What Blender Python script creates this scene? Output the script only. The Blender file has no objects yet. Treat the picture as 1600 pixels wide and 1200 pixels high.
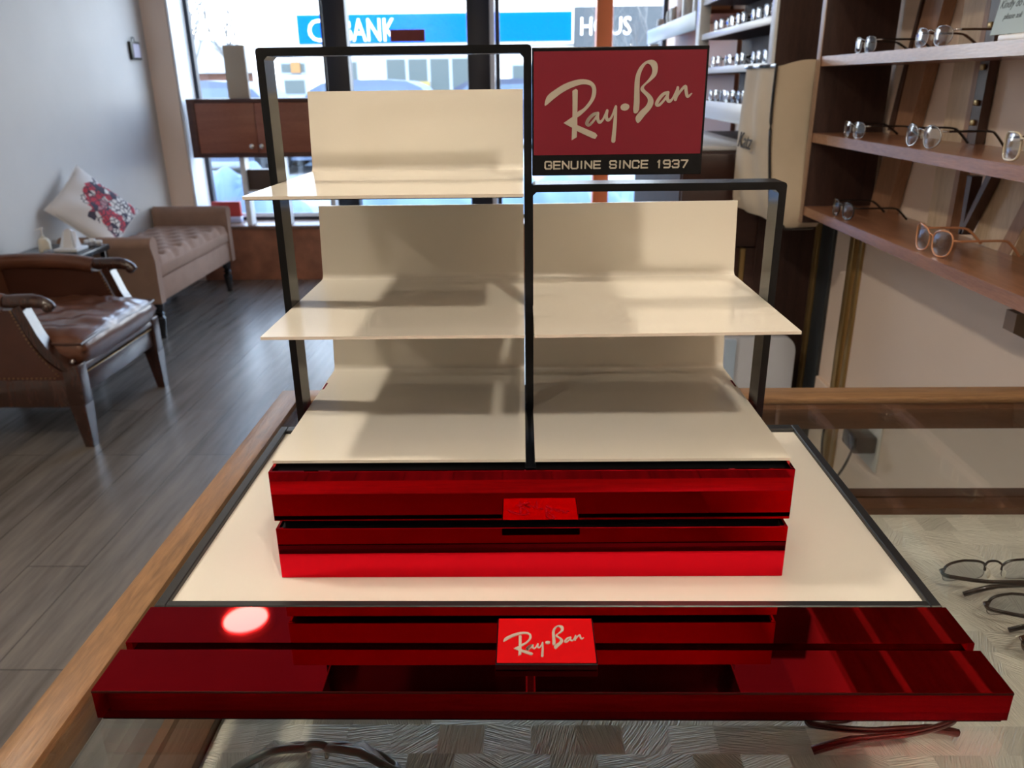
import bpy, bmesh, math, random
from mathutils import Vector, Matrix
PI = math.pi
S = bpy.context.scene
H = 0.95                                   # height of the counter top; all z below are given from it

# ------------------------------------------------------------------ camera
cam_d = bpy.data.cameras.new('camera'); cam = bpy.data.objects.new('camera', cam_d)
S.collection.objects.link(cam); S.camera = cam
PITCH, YAW, ROLL = 0.3621, -0.0210, -0.0125
fw = Vector((math.sin(YAW)*math.cos(PITCH), math.cos(YAW)*math.cos(PITCH), -math.sin(PITCH)))
r0 = Vector((math.cos(YAW), -math.sin(YAW), 0)); u0 = r0.cross(fw)
rr = r0*math.cos(ROLL)+u0*math.sin(ROLL); uu = -r0*math.sin(ROLL)+u0*math.cos(ROLL)
M = Matrix((rr, uu, -fw)).transposed().to_4x4()
M.translation = Vector((-0.0118, -0.4131, 0.3973+H)); cam.matrix_world = M
cam_d.sensor_width = 36; cam_d.lens = 1243.05*36/1600; cam_d.clip_start = .02; cam_d.clip_end = 300
cam_d.dof.use_dof = True; cam_d.dof.focus_distance = 0.66; cam_d.dof.aperture_fstop = 13.0

# ------------------------------------------------------------------ world, sun, exposure
w = bpy.data.worlds.new('sky'); S.world = w; w.use_nodes = True
nt = w.node_tree; bg = nt.nodes['Background']
tc = nt.nodes.new('ShaderNodeTexCoord'); sx = nt.nodes.new('ShaderNodeSeparateXYZ'); cr = nt.nodes.new('ShaderNodeValToRGB')
nt.links.new(tc.outputs['Generated'], sx.inputs[0]); nt.links.new(sx.outputs['Z'], cr.inputs[0]); nt.links.new(cr.outputs[0], bg.inputs[0])
cr.color_ramp.elements[0].color = (.90, .96, 1, 1); cr.color_ramp.elements[1].color = (.42, .64, 1, 1); cr.color_ramp.elements[1].position = .6
bg.inputs[1].default_value = 4.8
sd = bpy.data.lights.new('sun', 'SUN'); sun = bpy.data.objects.new('sun', sd); S.collection.objects.link(sun)
sd.energy = 4.5; sd.angle = .0093; sd.color = (1, .95, .86)
sun.rotation_euler = Vector((-.25, 1, -.86)).to_track_quat('-Z', 'Y').to_euler(); sun.location = (0, -10, 12)
S.view_settings.view_transform = 'Standard'; S.view_settings.look = 'None'; S.view_settings.gamma = 1
S.view_settings.use_curve_mapping = False; S.view_settings.exposure = 1.2
S.cycles.max_bounces = 10; S.cycles.transparent_max_bounces = 24; S.cycles.sample_clamp_indirect = 6
# daylight portals in the shop window openings
for (px0, px1) in ((-2.40, -1.41), (-1.25, -.42), (-.23, 3.0)):
    pl = bpy.data.lights.new('window_daylight', 'AREA'); pl.shape = 'RECTANGLE'; pl.size = px1-px0; pl.size_y = 2.0
    pl.cycles.is_portal = True
    po = bpy.data.objects.new('window_daylight', pl); S.collection.objects.link(po)
    po.location = ((px0+px1)/2, 5.58, .45+H); po.rotation_euler = (-PI/2, 0, 0)
LAMP = 150.0

# ------------------------------------------------------------------ materials
def nodes(name):
    m = bpy.data.materials.new(name); m.use_nodes = True
    return m, m.node_tree, m.node_tree.nodes['Principled BSDF']
def mat(name, col, rough=.5, metal=0, spec=.5, bump=0, bscale=40, noise=0, nscale=8, emis=0, coat=0, stretch=(1,1,1)):
    m, t, b = nodes(name)
    b.inputs['Base Color'].default_value = (*col, 1); b.inputs['Roughness'].default_value = rough
    b.inputs['Metallic'].default_value = metal; b.inputs['Specular IOR Level'].default_value = spec
    b.inputs['Coat Weight'].default_value = coat; b.inputs['Coat Roughness'].default_value = .08
    if emis: b.inputs['Emission Color'].default_value = (*col, 1); b.inputs['Emission Strength'].default_value = emis
    if noise or bump:
        tc = t.nodes.new('ShaderNodeTexCoord'); mp = t.nodes.new('ShaderNodeMapping'); mp.inputs['Scale'].default_value = stretch
        t.links.new(tc.outputs['Object'], mp.inputs[0])
    if noise:
        n = t.nodes.new('ShaderNodeTexNoise'); n.inputs['Scale'].default_value = nscale; n.inputs['Detail'].default_value = 5
        r = t.nodes.new('ShaderNodeValToRGB'); t.links.new(mp.outputs[0], n.inputs['Vector']); t.links.new(n.outputs[0], r.inputs[0])
        r.color_ramp.elements[0].position = .3; r.color_ramp.elements[1].position = .7
        r.color_ramp.elements[0].color = (*[c*(1-noise) for c in col], 1); r.color_ramp.elements[1].color = (*[min(1, c*(1+noise)) for c in col], 1)
        t.links.new(r.outputs[0], b.inputs['Base Color'])
    if bump:
        n2 = t.nodes.new('ShaderNodeTexNoise'); n2.inputs['Scale'].default_value = bscale; n2.inputs['Detail'].default_value = 6
        bp = t.nodes.new('ShaderNodeBump'); bp.inputs['Strength'].default_value = bump; bp.inputs['Distance'].default_value = .01
        t.links.new(mp.outputs[0], n2.inputs['Vector']); t.links.new(n2.outputs[0], bp.inputs['Height']); t.links.new(bp.outputs[0], b.inputs['Normal'])
    return m
def wood(name, c1, c2, axis=1, rough=.4, scale=14, coat=0):
    m, t, b = nodes(name)
    tc = t.nodes.new('ShaderNodeTexCoord'); mp = t.nodes.new('ShaderNodeMapping')
    s = [scale]*3; s[axis] = scale*.07; mp.inputs['Scale'].default_value = s
    n = t.nodes.new('ShaderNodeTexNoise'); n.inputs['Scale'].default_value = 3; n.inputs['Detail'].default_value = 8; n.inputs['Distortion'].default_value = .6
    s2 = [60]*3; s2[axis] = 7
    mp2 = t.nodes.new('ShaderNodeMapping'); mp2.inputs['Scale'].default_value = s2
    n2 = t.nodes.new('ShaderNodeTexNoise'); n2.inputs['Scale'].default_value = 6; n2.inputs['Detail'].default_value = 4
    r = t.nodes.new('ShaderNodeValToRGB'); r.color_ramp.elements[0].position = .3; r.color_ramp.elements[1].position = .7
    r.color_ramp.elements[0].color = (*c1, 1); r.color_ramp.elements[1].color = (*c2, 1)
    mx = t.nodes.new('ShaderNodeMath'); mx.operation = 'MULTIPLY_ADD'; mx.inputs[1].default_value = .45
    ml = t.nodes.new('ShaderNodeMath'); ml.operation = 'MULTIPLY'; ml.inputs[1].default_value = .6
    for q, mq in ((n, mp), (n2, mp2)): t.links.new(tc.outputs['Object'], mq.inputs[0]); t.links.new(mq.outputs[0], q.inputs['Vector'])
    t.links.new(n.outputs[0], ml.inputs[0]); t.links.new(n2.outputs[0], mx.inputs[0]); t.links.new(ml.outputs[0], mx.inputs[2])
    t.links.new(mx.outputs[0], r.inputs[0]); t.links.new(r.outputs[0], b.inputs['Base Color'])
    bp = t.nodes.new('ShaderNodeBump'); bp.inputs['Strength'].default_value = .15; bp.inputs['Distance'].default_value = .003
    t.links.new(n2.outputs[0], bp.inputs['Height']); t.links.new(bp.outputs[0], b.inputs['Normal'])
    b.inputs['Roughness'].default_value = rough; b.inputs['Coat Weight'].default_value = coat; b.inputs['Coat Roughness'].default_value = .15
    return m
def glass(name, tint=(1,1,1), f0=.04, rough=0.0):
    m, t, b = nodes(name); t.nodes.remove(b); out = t.nodes['Material Output']
    g = t.nodes.new('ShaderNodeNewGeometry'); d = t.nodes.new('ShaderNodeVectorMath'); d.operation = 'DOT_PRODUCT'
    t.links.new(g.outputs['Normal'], d.inputs[0]); t.links.new(g.outputs['Incoming'], d.inputs[1])
    def mth(op, a, v=None, u=None):
        q = t.nodes.new('ShaderNodeMath'); q.operation = op; t.links.new(a, q.inputs[0])
        if v is not None: q.inputs[1].default_value = v
        if u is not None: q.inputs[2].default_value = u
        return q.outputs[0]
    a = mth('ABSOLUTE', d.outputs['Value']); a = mth('MULTIPLY_ADD', a, -1, 1); a = mth('POWER', a, 5); a = mth('MULTIPLY_ADD', a, 1-f0, f0)
    tr = t.nodes.new('ShaderNodeBsdfTransparent'); tr.inputs[0].default_value = (*tint, 1)
    gl = t.nodes.new('ShaderNodeBsdfGlossy'); gl.inputs['Roughness'].default_value = rough
    mx = t.nodes.new('ShaderNodeMixShader'); t.links.new(a, mx.inputs[0]); t.links.new(tr.outputs[0], mx.inputs[1]); t.links.new(gl.outputs[0], mx.inputs[2])
    t.links.new(mx.outputs[0], out.inputs[0]); return m
def floor_mat():
    m, t, b = nodes('grey_wood_plank'); tc = t.nodes.new('ShaderNodeTexCoord'); mp = t.nodes.new('ShaderNodeMapping'); mp.inputs['Rotation'].default_value = (0, 0, PI/2)
    br = t.nodes.new('ShaderNodeTexBrick'); br.inputs['Scale'].default_value = 1; br.inputs['Brick Width'].default_value = 1.22; br.inputs['Row Height'].default_value = .18
    br.inputs['Mortar Size'].default_value = .0014; br.offset = .37; br.inputs['Color1'].default_value = (0, 0, 0, 1); br.inputs['Color2'].default_value = (1, 1, 1, 1); br.inputs['Mortar'].default_value = (.5, .5, .5, 1)
    t.links.new(tc.outputs['Object'], mp.inputs[0]); t.links.new(mp.outputs[0], br.inputs['Vector'])
    m2 = t.nodes.new('ShaderNodeMapping'); m2.inputs['Scale'].default_value = (9, .8, 9); n = t.nodes.new('ShaderNodeTexNoise'); n.inputs['Scale'].default_value = 2.2; n.inputs['Detail'].default_value = 9; n.inputs['Roughness'].default_value = .65
    t.links.new(tc.outputs['Object'], m2.inputs[0]); t.links.new(m2.outputs[0], n.inputs['Vector'])
    r = t.nodes.new('ShaderNodeValToRGB'); E = r.color_ramp.elements; E[0].position = .3; E[0].color = (.080, .066, .056, 1); E[1].position = .72; E[1].color = (.20, .172, .148, 1); e = E.new(.5); e.color = (.135, .118, .104, 1)
    a = t.nodes.new('ShaderNodeMath'); a.operation = 'MULTIPLY_ADD'; a.inputs[1].default_value = .10
    t.links.new(br.outputs['Color'], a.inputs[0]); t.links.new(n.outputs[0], a.inputs[2]); t.links.new(a.outputs[0], r.inputs[0])
    mx = t.nodes.new('ShaderNodeMix'); mx.data_type = 'RGBA'; mx.inputs['B'].default_value = (.03, .024, .02, 1)
    t.links.new(br.outputs['Fac'], mx.inputs['Factor']); t.links.new(r.outputs[0], mx.inputs['A']); t.links.new(mx.outputs['Result'], b.inputs['Base Color'])
    bp = t.nodes.new('ShaderNodeBump'); bp.inputs['Strength'].default_value = .25; bp.inputs['Distance'].default_value = .004
    t.links.new(n.outputs[0], bp.inputs['Height']); t.links.new(bp.outputs[0], b.inputs['Normal']); b.inputs['Roughness'].default_value = .27
    return m
def deck_mat():
    # silvery vinyl: square patches, each with fine ridges in a direction of its own
    m, t, b = nodes('patchwork_vinyl'); tc = t.nodes.new('ShaderNodeTexCoord')
    br = t.nodes.new('ShaderNodeTexBrick'); br.inputs['Scale'].default_value = 1; br.inputs['Brick Width'].default_value = .042; br.inputs['Row Height'].default_value = .034; br.inputs['Mortar Size'].default_value = .0; br.offset = .4; br.squash = 1.6; br.squash_frequency = 3
    br.inputs['Color1'].default_value = (0, 0, 0, 1); br.inputs['Color2'].default_value = (1, 1, 1, 1)
    t.links.new(tc.outputs['Object'], br.inputs['Vector'])
    ra = t.nodes.new('ShaderNodeMath'); ra.operation = 'MULTIPLY'; ra.inputs[1].default_value = 8.0; t.links.new(br.outputs['Color'], ra.inputs[0])
    vr = t.nodes.new('ShaderNodeVectorRotate'); vr.rotation_type = 'Z_AXIS'; t.links.new(tc.outputs['Object'], vr.inputs['Vector']); t.links.new(ra.outputs[0], vr.inputs['Angle'])
    mp = t.nodes.new('ShaderNodeMapping'); mp.inputs['Scale'].default_value = (700, 40, 1); t.links.new(vr.outputs[0], mp.inputs[0])
    n = t.nodes.new('ShaderNodeTexNoise'); n.inputs['Scale'].default_value = 1; n.inputs['Detail'].default_value = 2; t.links.new(mp.outputs[0], n.inputs['Vector'])
    bp = t.nodes.new('ShaderNodeBump'); bp.inputs['Strength'].default_value = .8; bp.inputs['Distance'].default_value = .003; t.links.new(n.outputs[0], bp.inputs['Height']); t.links.new(bp.outputs[0], b.inputs['Normal'])
    r = t.nodes.new('ShaderNodeValToRGB'); r.color_ramp.elements[0].color = (.46, .44, .39, 1); r.color_ramp.elements[1].color = (.90, .86, .78, 1)
    mm = t.nodes.new('ShaderNodeMath'); mm.operation = 'MULTIPLY_ADD'; mm.inputs[1].default_value = .5; mm2 = t.nodes.new('ShaderNodeMath'); mm2.operation = 'MULTIPLY'; mm2.inputs[1].default_value = .5
    t.links.new(n.outputs[0], mm2.inputs[0]); t.links.new(br.outputs['Color'], mm.inputs[0]); t.links.new(mm2.outputs[0], mm.inputs[2]); t.links.new(mm.outputs[0], r.inputs[0]); t.links.new(r.outputs[0], b.inputs['Base Color'])
    b.inputs['Roughness'].default_value = .36; b.inputs['Metallic'].default_value = .25
    return m
def cushion_mat():
    m, t, b = nodes('floral_print_fabric'); tc = t.nodes.new('ShaderNodeTexCoord'); sp = t.nodes.new('ShaderNodeSeparateXYZ'); t.links.new(tc.outputs['Object'], sp.inputs[0])
    v = t.nodes.new('ShaderNodeTexVoronoi'); v.inputs['Scale'].default_value = 26; t.links.new(tc.outputs['Object'], v.inputs['Vector'])
    v2 = t.nodes.new('ShaderNodeTexVoronoi'); v2.feature = 'DISTANCE_TO_EDGE'; v2.inputs['Scale'].default_value = 34; t.links.new(tc.outputs['Object'], v2.inputs['Vector'])
    ce = t.nodes.new('ShaderNodeVectorMath'); ce.operation = 'DISTANCE'; ce.inputs[1].default_value = (.07, 0, -.06); t.links.new(tc.outputs['Object'], ce.inputs[0])
    n = t.nodes.new('ShaderNodeTexNoise'); n.inputs['Scale'].default_value = 14; t.links.new(tc.outputs['Object'], n.inputs['Vector'])
    ad = t.nodes.new('ShaderNodeMath'); ad.operation = 'MULTIPLY_ADD'; ad.inputs[1].default_value = .14; t.links.new(n.outputs[0], ad.inputs[0]); t.links.new(ce.outputs['Value'], ad.inputs[2])
    inr = t.nodes.new('ShaderNodeMath'); inr.operation = 'LESS_THAN'; inr.inputs[1].default_value = .235; t.links.new(ad.outputs[0], inr.inputs[0])
    rs = t.nodes.new('ShaderNodeValToRGB'); rs.color_ramp.interpolation = 'CONSTANT'; E = rs.color_ramp.elements
    E[0].color = (.75, .72, .70, 1); E[1].position = .42; E[1].color = (.55, .06, .09, 1); e = E.new(.6); e.color = (.75, .72, .70, 1); e = E.new(.74); e.color = (.06, .055, .09, 1); e = E.new(.84); e.color = (.45, .25, .28, 1)
    t.links.new(v.outputs['Color'], rs.inputs[0])
    ln = t.nodes.new('ShaderNodeMath'); ln.operation = 'LESS_THAN'; ln.inputs[1].default_value = .075; t.links.new(v2.outputs['Distance'], ln.inputs[0])
    mx = t.nodes.new('ShaderNodeMix'); mx.data_type = 'RGBA'; mx.inputs['B'].default_value = (.07, .06, .09, 1); t.links.new(ln.outputs[0], mx.inputs['Factor']); t.links.new(rs.outputs[0], mx.inputs['A'])
    m2 = t.nodes.new('ShaderNodeMix'); m2.data_type = 'RGBA'; m2.inputs['A'].default_value = (.74, .71, .69, 1); t.links.new(inr.outputs[0], m2.inputs['Factor']); t.links.new(mx.outputs['Result'], m2.inputs['B'])
    t.links.new(m2.outputs['Result'], b.inputs['Base Color']); b.inputs['Roughness'].default_value = .85
    return m

RED = mat('red_mirror_acrylic', (.62, .006, .017), .025, 1.0)
REDEDGE = mat('red_acrylic_edge', (.28, .0, .01), .12, 0, coat=1)
SIGNRED = mat('signage_red', (.17, .006, .020), .35)
SIGNTXT = mat('signage_pale_print', (.38, .35, .29), .5)
BLACK = mat('black_satin_metal', (.003, .004, .006), .25, 0, .35)
BLACKG = mat('black_gloss_plastic', (.004, .004, .005), .12, 0, .5)
RIM = mat('charcoal_tray_rim', (.012, .014, .016), .4)
CREAM = mat('cream_acrylic', (.72, .68, .59), .16, 0, .5)
TRAY = mat('white_tray_insert', (.64, .612, .54), .5, 0, .4)
OAK = wood('brown_oak_rail', (.085, .040, .016), (.31, .165, .072), 1, .42)
OAKX = wood('brown_oak_rail_cross', (.12, .06, .025), (.30, .17, .08), 0, .42)
OAKD = wood('dark_oak_inner', (.05, .022, .011), (.115, .052, .026), 0, .4)
OAKDY = wood('dark_oak_inner_side', (.10, .045, .022), (.17, .085, .045), 1, .4)
WALNUT = wood('walnut_shelf', (.18, .075, .04), (.40, .19, .105), 1, .30, coat=.4)
WALNUTP = wood('dark_walnut_panel', (.020, .008, .006), (.060, .025, .018), 2, .62)
LUMBER = wood('pale_lumber', (.48, .35, .22), (.68, .53, .37), 2, .55)
LUMBERD = wood('brown_lumber', (.24, .12, .065), (.40, .22, .13), 2, .5)
TIMBER_AND_GAP = wood('dark_timber_and_gap', (.05, .022, .014), (.10, .05, .035), 2, .4)  # also colours the painted shadow gap beside the brace
CABW = wood('red_brown_cabinet', (.22, .072, .042), (.40, .145, .085), 0, .35, 5)
WALLP = mat('pale_plaster', (.60, .585, .56), .55, noise=.03, nscale=3, bump=.05, bscale=30)
WALLB = mat('beige_plaster', (.88, .72, .60), .6, noise=.03, nscale=2)
WHITE = mat('white_paint', (.88, .90, .92), .25)
WHITEW = mat('white_frame_metal', (.80, .82, .84), .3)
CEIL = mat('ceiling_tile', (.80, .78, .76), .8, noise=.03)
DARKFR = mat('dark_window_frame', (.010, .012, .022), .4)
SILL = wood('sill_wood', (.14, .075, .05), (.26, .15, .10), 0, .35)
TERRA = mat('mottled_terracotta_tile', (.36, .15, .085), .45, noise=.3, nscale=9)
ORANGE = mat('orange_paint', (.80, .20, .06), .45)
GLASST = glass('counter_glass', (.97, .985, .975), .045)
GLASSW = glass('window_glass', (.99, 1, 1), .04)
LENS = glass('spectacle_lens', (.93, .95, .95), .13)
LENSD = glass('demo_lens', (.88, .90, .92), .10)
FLOORM = floor_mat(); DECK = deck_mat()
LEATHER = mat('brown_leather', (.12, .045, .024), .30, bump=.25, bscale=9, noise=.25, nscale=5, coat=.25)
LEATHD = mat('dark_brown_leather', (.065, .022, .013), .34, bump=.15, bscale=22, noise=.2, nscale=6, coat=.15)
MAHOG = wood('dark_mahogany', (.020, .007, .005), (.060, .022, .014), 2, .25, coat=.6)
NAIL = mat('antique_brass', (.30, .20, .10), .3, 1)
TAUPE = mat('taupe_fabric', (.32, .20, .145), .9, bump=.1, bscale=300, noise=.08, nscale=14)
EBONY = mat('black_lacquer', (.008, .007, .007), .18, coat=.5)
PRINT = cushion_mat()
TISSUE = mat('tissue_paper', (.80, .83, .88), .8)
PLASW = mat('white_plastic', (.78, .77, .74), .35)
BAGM = mat('beige_canvas', (.58, .48, .35), .75, bump=.5, bscale=7, noise=.10, nscale=5)
CHROME = mat('polished_metal', (.62, .62, .62), .18, 1)
GOLD = mat('brass_trim', (.40, .27, .11), .35, .7)
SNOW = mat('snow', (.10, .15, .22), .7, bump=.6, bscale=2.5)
SIGNBLUE = mat('sign_blue', (.0, .07, .40), .9, 0, 0)
GREYGREEN = mat('pale_blue_sign_card', (.42, .53, .56), .5)
LAMPW = mat('lit_warm_diffuser', (1, .72, .42), .5, emis=20)
SPOTM = mat('added_spot_glow', (1, .86, .68), .5, emis=115)
LAMPM = mat('lit_lamp_diffuser', (1, .88, .72), .5, emis=LAMP)

# ------------------------------------------------------------------ building helpers
def smooth(me, ang=.6):
    me.polygons.foreach_set('use_smooth', [True]*len(me.polygons)); me.set_sharp_from_angle(angle=ang); me.update()
class MB:
    """collects shapes; build() links them as one mesh object"""
    def __init__(s): s.bm = bmesh.new()
    def box(s, x0, x1, y0, y1, z0, z1, bev=0, seg=2, M=None):
        vs = [s.bm.verts.new((x, y, z)) for x in (x0, x1) for y in (y0, y1) for z in (z0, z1)]
        fs = [s.bm.faces.new([vs[i] for i in f]) for f in ((0,1,3,2), (4,6,7,5), (0,4,5,1), (2,3,7,6), (0,2,6,4), (1,5,7,3))]
        nv = vs
        if bev:
            es = list({e for f in fs for e in f.edges})
            g = bmesh.ops.bevel(s.bm, geom=es, offset=bev, segments=seg, affect='EDGES', profile=.5)
            nv = list({v for f in g['faces'] for v in f.verts} | {v for f in fs if f.is_valid for v in f.verts})
        if M is not None: bmesh.ops.transform(s.bm, matrix=M, verts=nv)
        return s
    def hexa(s, P):                         # 8 points: bottom 4 then top 4, same order
        v = [s.bm.verts.new(p) for p in P]
        for f in ((0,3,2,1), (4,5,6,7), (0,1,5,4), (1,2,6,5), (2,3,7,6), (3,0,4,7)): s.bm.faces.new([v[i] for i in f])
        return s
    def beam(s, a, b, wx, wy, up=(0,0,1)):  # rectangular bar from a to b
        a = Vector(a); b = Vector(b); d = (b-a).normalized(); x = d.cross(Vector(up))
        if x.length < 1e-4: x = d.cross(Vector((0,1,0)))
        x.normalize(); y = x.cross(d)
        P = [p+x*i*wx/2+y*j*wy/2 for p in (a, b) for (i, j) in ((-1,-1), (1,-1), (1,1), (-1,1))]
        return s.hexa(P)
    def tube(s, pts, r, seg=8, closed=False, flat=1.0, up=(0,0,1)):
        pts = [Vector(p) for p in pts]; n = len(pts); R = r if isinstance(r, (list, tuple)) else [r]*n
        rings = []; px = None
        for i, p in enumerate(pts):
            d = (pts[(i+1) % n]-pts[i-1]) if closed else (pts[min(i+1, n-1)]-pts[max(i-1, 0)])
            d.normalize(); x = d.cross(Vector(up))
            if x.length < .05: x = px if px is not None else d.cross(Vector((1,0,0)))
            x.normalize(); y = x.cross(d); px = x
            rings.append([s.bm.verts.new(p+x*math.cos(2*PI*k/seg)*R[i]*flat+y*math.sin(2*PI*k/seg)*R[i]) for k in range(seg)])
        m = n if closed else n-1
        for i in range(m):
            a, b = rings[i], rings[(i+1) % n]
            for k in range(seg): s.bm.faces.new((a[k], a[(k+1) % seg], b[(k+1) % seg], b[k]))
        if not closed: s.bm.faces.new(rings[0][::-1]); s.bm.faces.new(rings[-1])
        return s
    def lathe(s, prof, c=(0,0,0), seg=20, M=None):
        c = Vector(c); rings = []
        for r, z in prof: rings.append([s.bm.verts.new(c+Vector((max(r, 1e-5)*math.cos(2*PI*k/seg), max(r, 1e-5)*math.sin(2*PI*k/seg), z))) for k in range(seg)])
        for a, b in zip(rings, rings[1:]):
            for k in range(seg): s.bm.faces.new((a[k], a[(k+1) % seg], b[(k+1) % seg], b[k]))
        s.bm.faces.new(rings[0][::-1]); s.bm.faces.new(rings[-1])
        if M is not None: bmesh.ops.transform(s.bm, matrix=M, verts=[v for q in rings for v in q])
        return s
    def prism(s, poly, f, a, b):            # poly of (u, v); f(u, v, t) -> point; from t=a to t=b
        A = [s.bm.verts.new(f(u, v, a)) for u, v in poly]; B = [s.bm.verts.new(f(u, v, b)) for u, v in poly]
        s.bm.faces.new(A[::-1]); s.bm.faces.new(B)
        n = len(poly)
        for i in range(n): s.bm.faces.new((A[i], A[(i+1) % n], B[(i+1) % n], B[i]))
        return s
    def grid(s, f, nu, nv, closed_u=False):
        V = [[s.bm.verts.new(f(i/nu, j/nv)) for j in range(nv+1)] for i in range(nu+(0 if closed_u else 1))]
        for i in range(nu):
            a, b = V[i], V[(i+1) % len(V)]
            for j in range(nv): s.bm.faces.new((a[j], b[j], b[j+1], a[j+1]))
        return s
    def ball(s, c, r, seg=16, M=None):
        rx, ry, rz = r if isinstance(r, (tuple, list)) else (r, r, r)
        g = bmesh.ops.create_uvsphere(s.bm, u_segments=seg, v_segments=max(6, seg//2), radius=1)
        bmesh.ops.transform(s.bm, matrix=(M or Matrix())@Matrix.Translation(c)@Matrix.Diagonal((rx, ry, rz, 1)), verts=g['verts']); return s
    def text(s, body, M, size=1.0, ext=.001, width=None, height=None, spacing=1.0, shear=0):
        cu = bpy.data.curves.new('t', 'FONT'); cu.body = body; cu.size = size; cu.space_character = spacing; cu.shear = shear; cu.resolution_u = 3
        o = bpy.data.objects.new('t', cu); S.collection.objects.link(o); dg = bpy.context.evaluated_depsgraph_get(); dg.update()
        me = bpy.data.meshes.new_from_object(o.evaluated_get(dg)); bpy.data.objects.remove(o); bpy.data.curves.remove(cu)
        b2 = bmesh.new(); b2.from_mesh(me); bpy.data.meshes.remove(me)
        xs = [v.co.x for v in b2.verts]; ys = [v.co.y for v in b2.verts]
        sx_ = (width/(max(xs)-min(xs))) if width else 1; sy_ = (height/(max(ys)-min(ys))) if height else 1
        for v in b2.verts: v.co = Vector(((v.co.x-min(xs))*sx_, (v.co.y-min(ys))*sy_, 0))
        g = bmesh.ops.extrude_face_region(b2, geom=b2.faces[:])
        for v in [q for q in g['geom'] if isinstance(q, bmesh.types.BMVert)]: v.co.z += ext
        b2.transform(M); m3 = bpy.data.meshes.new('t'); b2.to_mesh(m3); b2.free(); s.bm.from_mesh(m3); bpy.data.meshes.remove(m3); return s
    def build(s, name, material, parent=None, M=None, local=False, sm=True, ang=.6, recalc=True, mods=None):
        if recalc: bmesh.ops.recalc_face_normals(s.bm, faces=s.bm.faces[:])
        if M is not None: s.bm.transform(M)
        me = bpy.data.meshes.new(name)
        o = bpy.data.objects.new(name, me); S.collection.objects.link(o)
        if parent is not None:
            top = parent
            off = Vector((0,0,0))
            while top is not None: off += Vector(top.get('_o', (0,0,0))); top = top.parent
            if not local: s.bm.transform(Matrix.Translation(-off))
            o.parent = parent
        elif not local:
            xs = [v.co for v in s.bm.verts]; c = Vector(((min(v.x for v in xs)+max(v.x for v in xs))/2, (min(v.y for v in xs)+max(v.y for v in xs))/2, min(v.z for v in xs)))
            s.bm.transform(Matrix.Translation(-c)); o.location = c+Vector((0,0,H)); o['_o'] = tuple(c)
        s.bm.to_mesh(me); s.bm.free(); me.materials.append(material)
        if sm: smooth(me, ang)
        return o
def tag(o, label=None, cat=None, group=None, kind=None):
    if label: o['label'] = label
    if cat: o['category'] = cat
    if group: o['group'] = group
    if kind: o['kind'] = kind
    return o
def thing(name, loc, label, cat, group=None, rot=None):
    o = bpy.data.objects.new(name, None); S.collection.objects.link(o); o.empty_display_size = .05
    o.location = Vector(loc)+Vector((0,0,H)); o['_o'] = tuple(loc)
    if rot: o.rotation_euler = rot
    return tag(o, label, cat, group)
def struct(mb, name, m, parent=None, **k):
    o = mb.build(name, m, parent, **k)
    if parent is None: o['kind'] = 'structure'
    return o
def copy_tree(o, parent=None):
    c = o.copy(); S.collection.objects.link(c); c.parent = parent
    for ch in list(o.children): copy_tree(ch, c)
    return c
def spline(P, n=6, closed=False):
    out = []; m = len(P); P = [Vector(p) for p in P]
    for i in range(m if closed else m-1):
        a, b, c, d = (P[(i-1) % m], P[i], P[(i+1) % m], P[(i+2) % m]) if closed else (P[max(i-1, 0)], P[i], P[i+1], P[min(i+2, m-1)])
        for k in range(n):
            t = k/n; out.append(.5*((2*b)+(c-a)*t+(2*a-5*b+4*c-d)*t*t+(3*b-a-3*c+d)*t**3))
    if not closed: out.append(P[-1])
    return out

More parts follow.
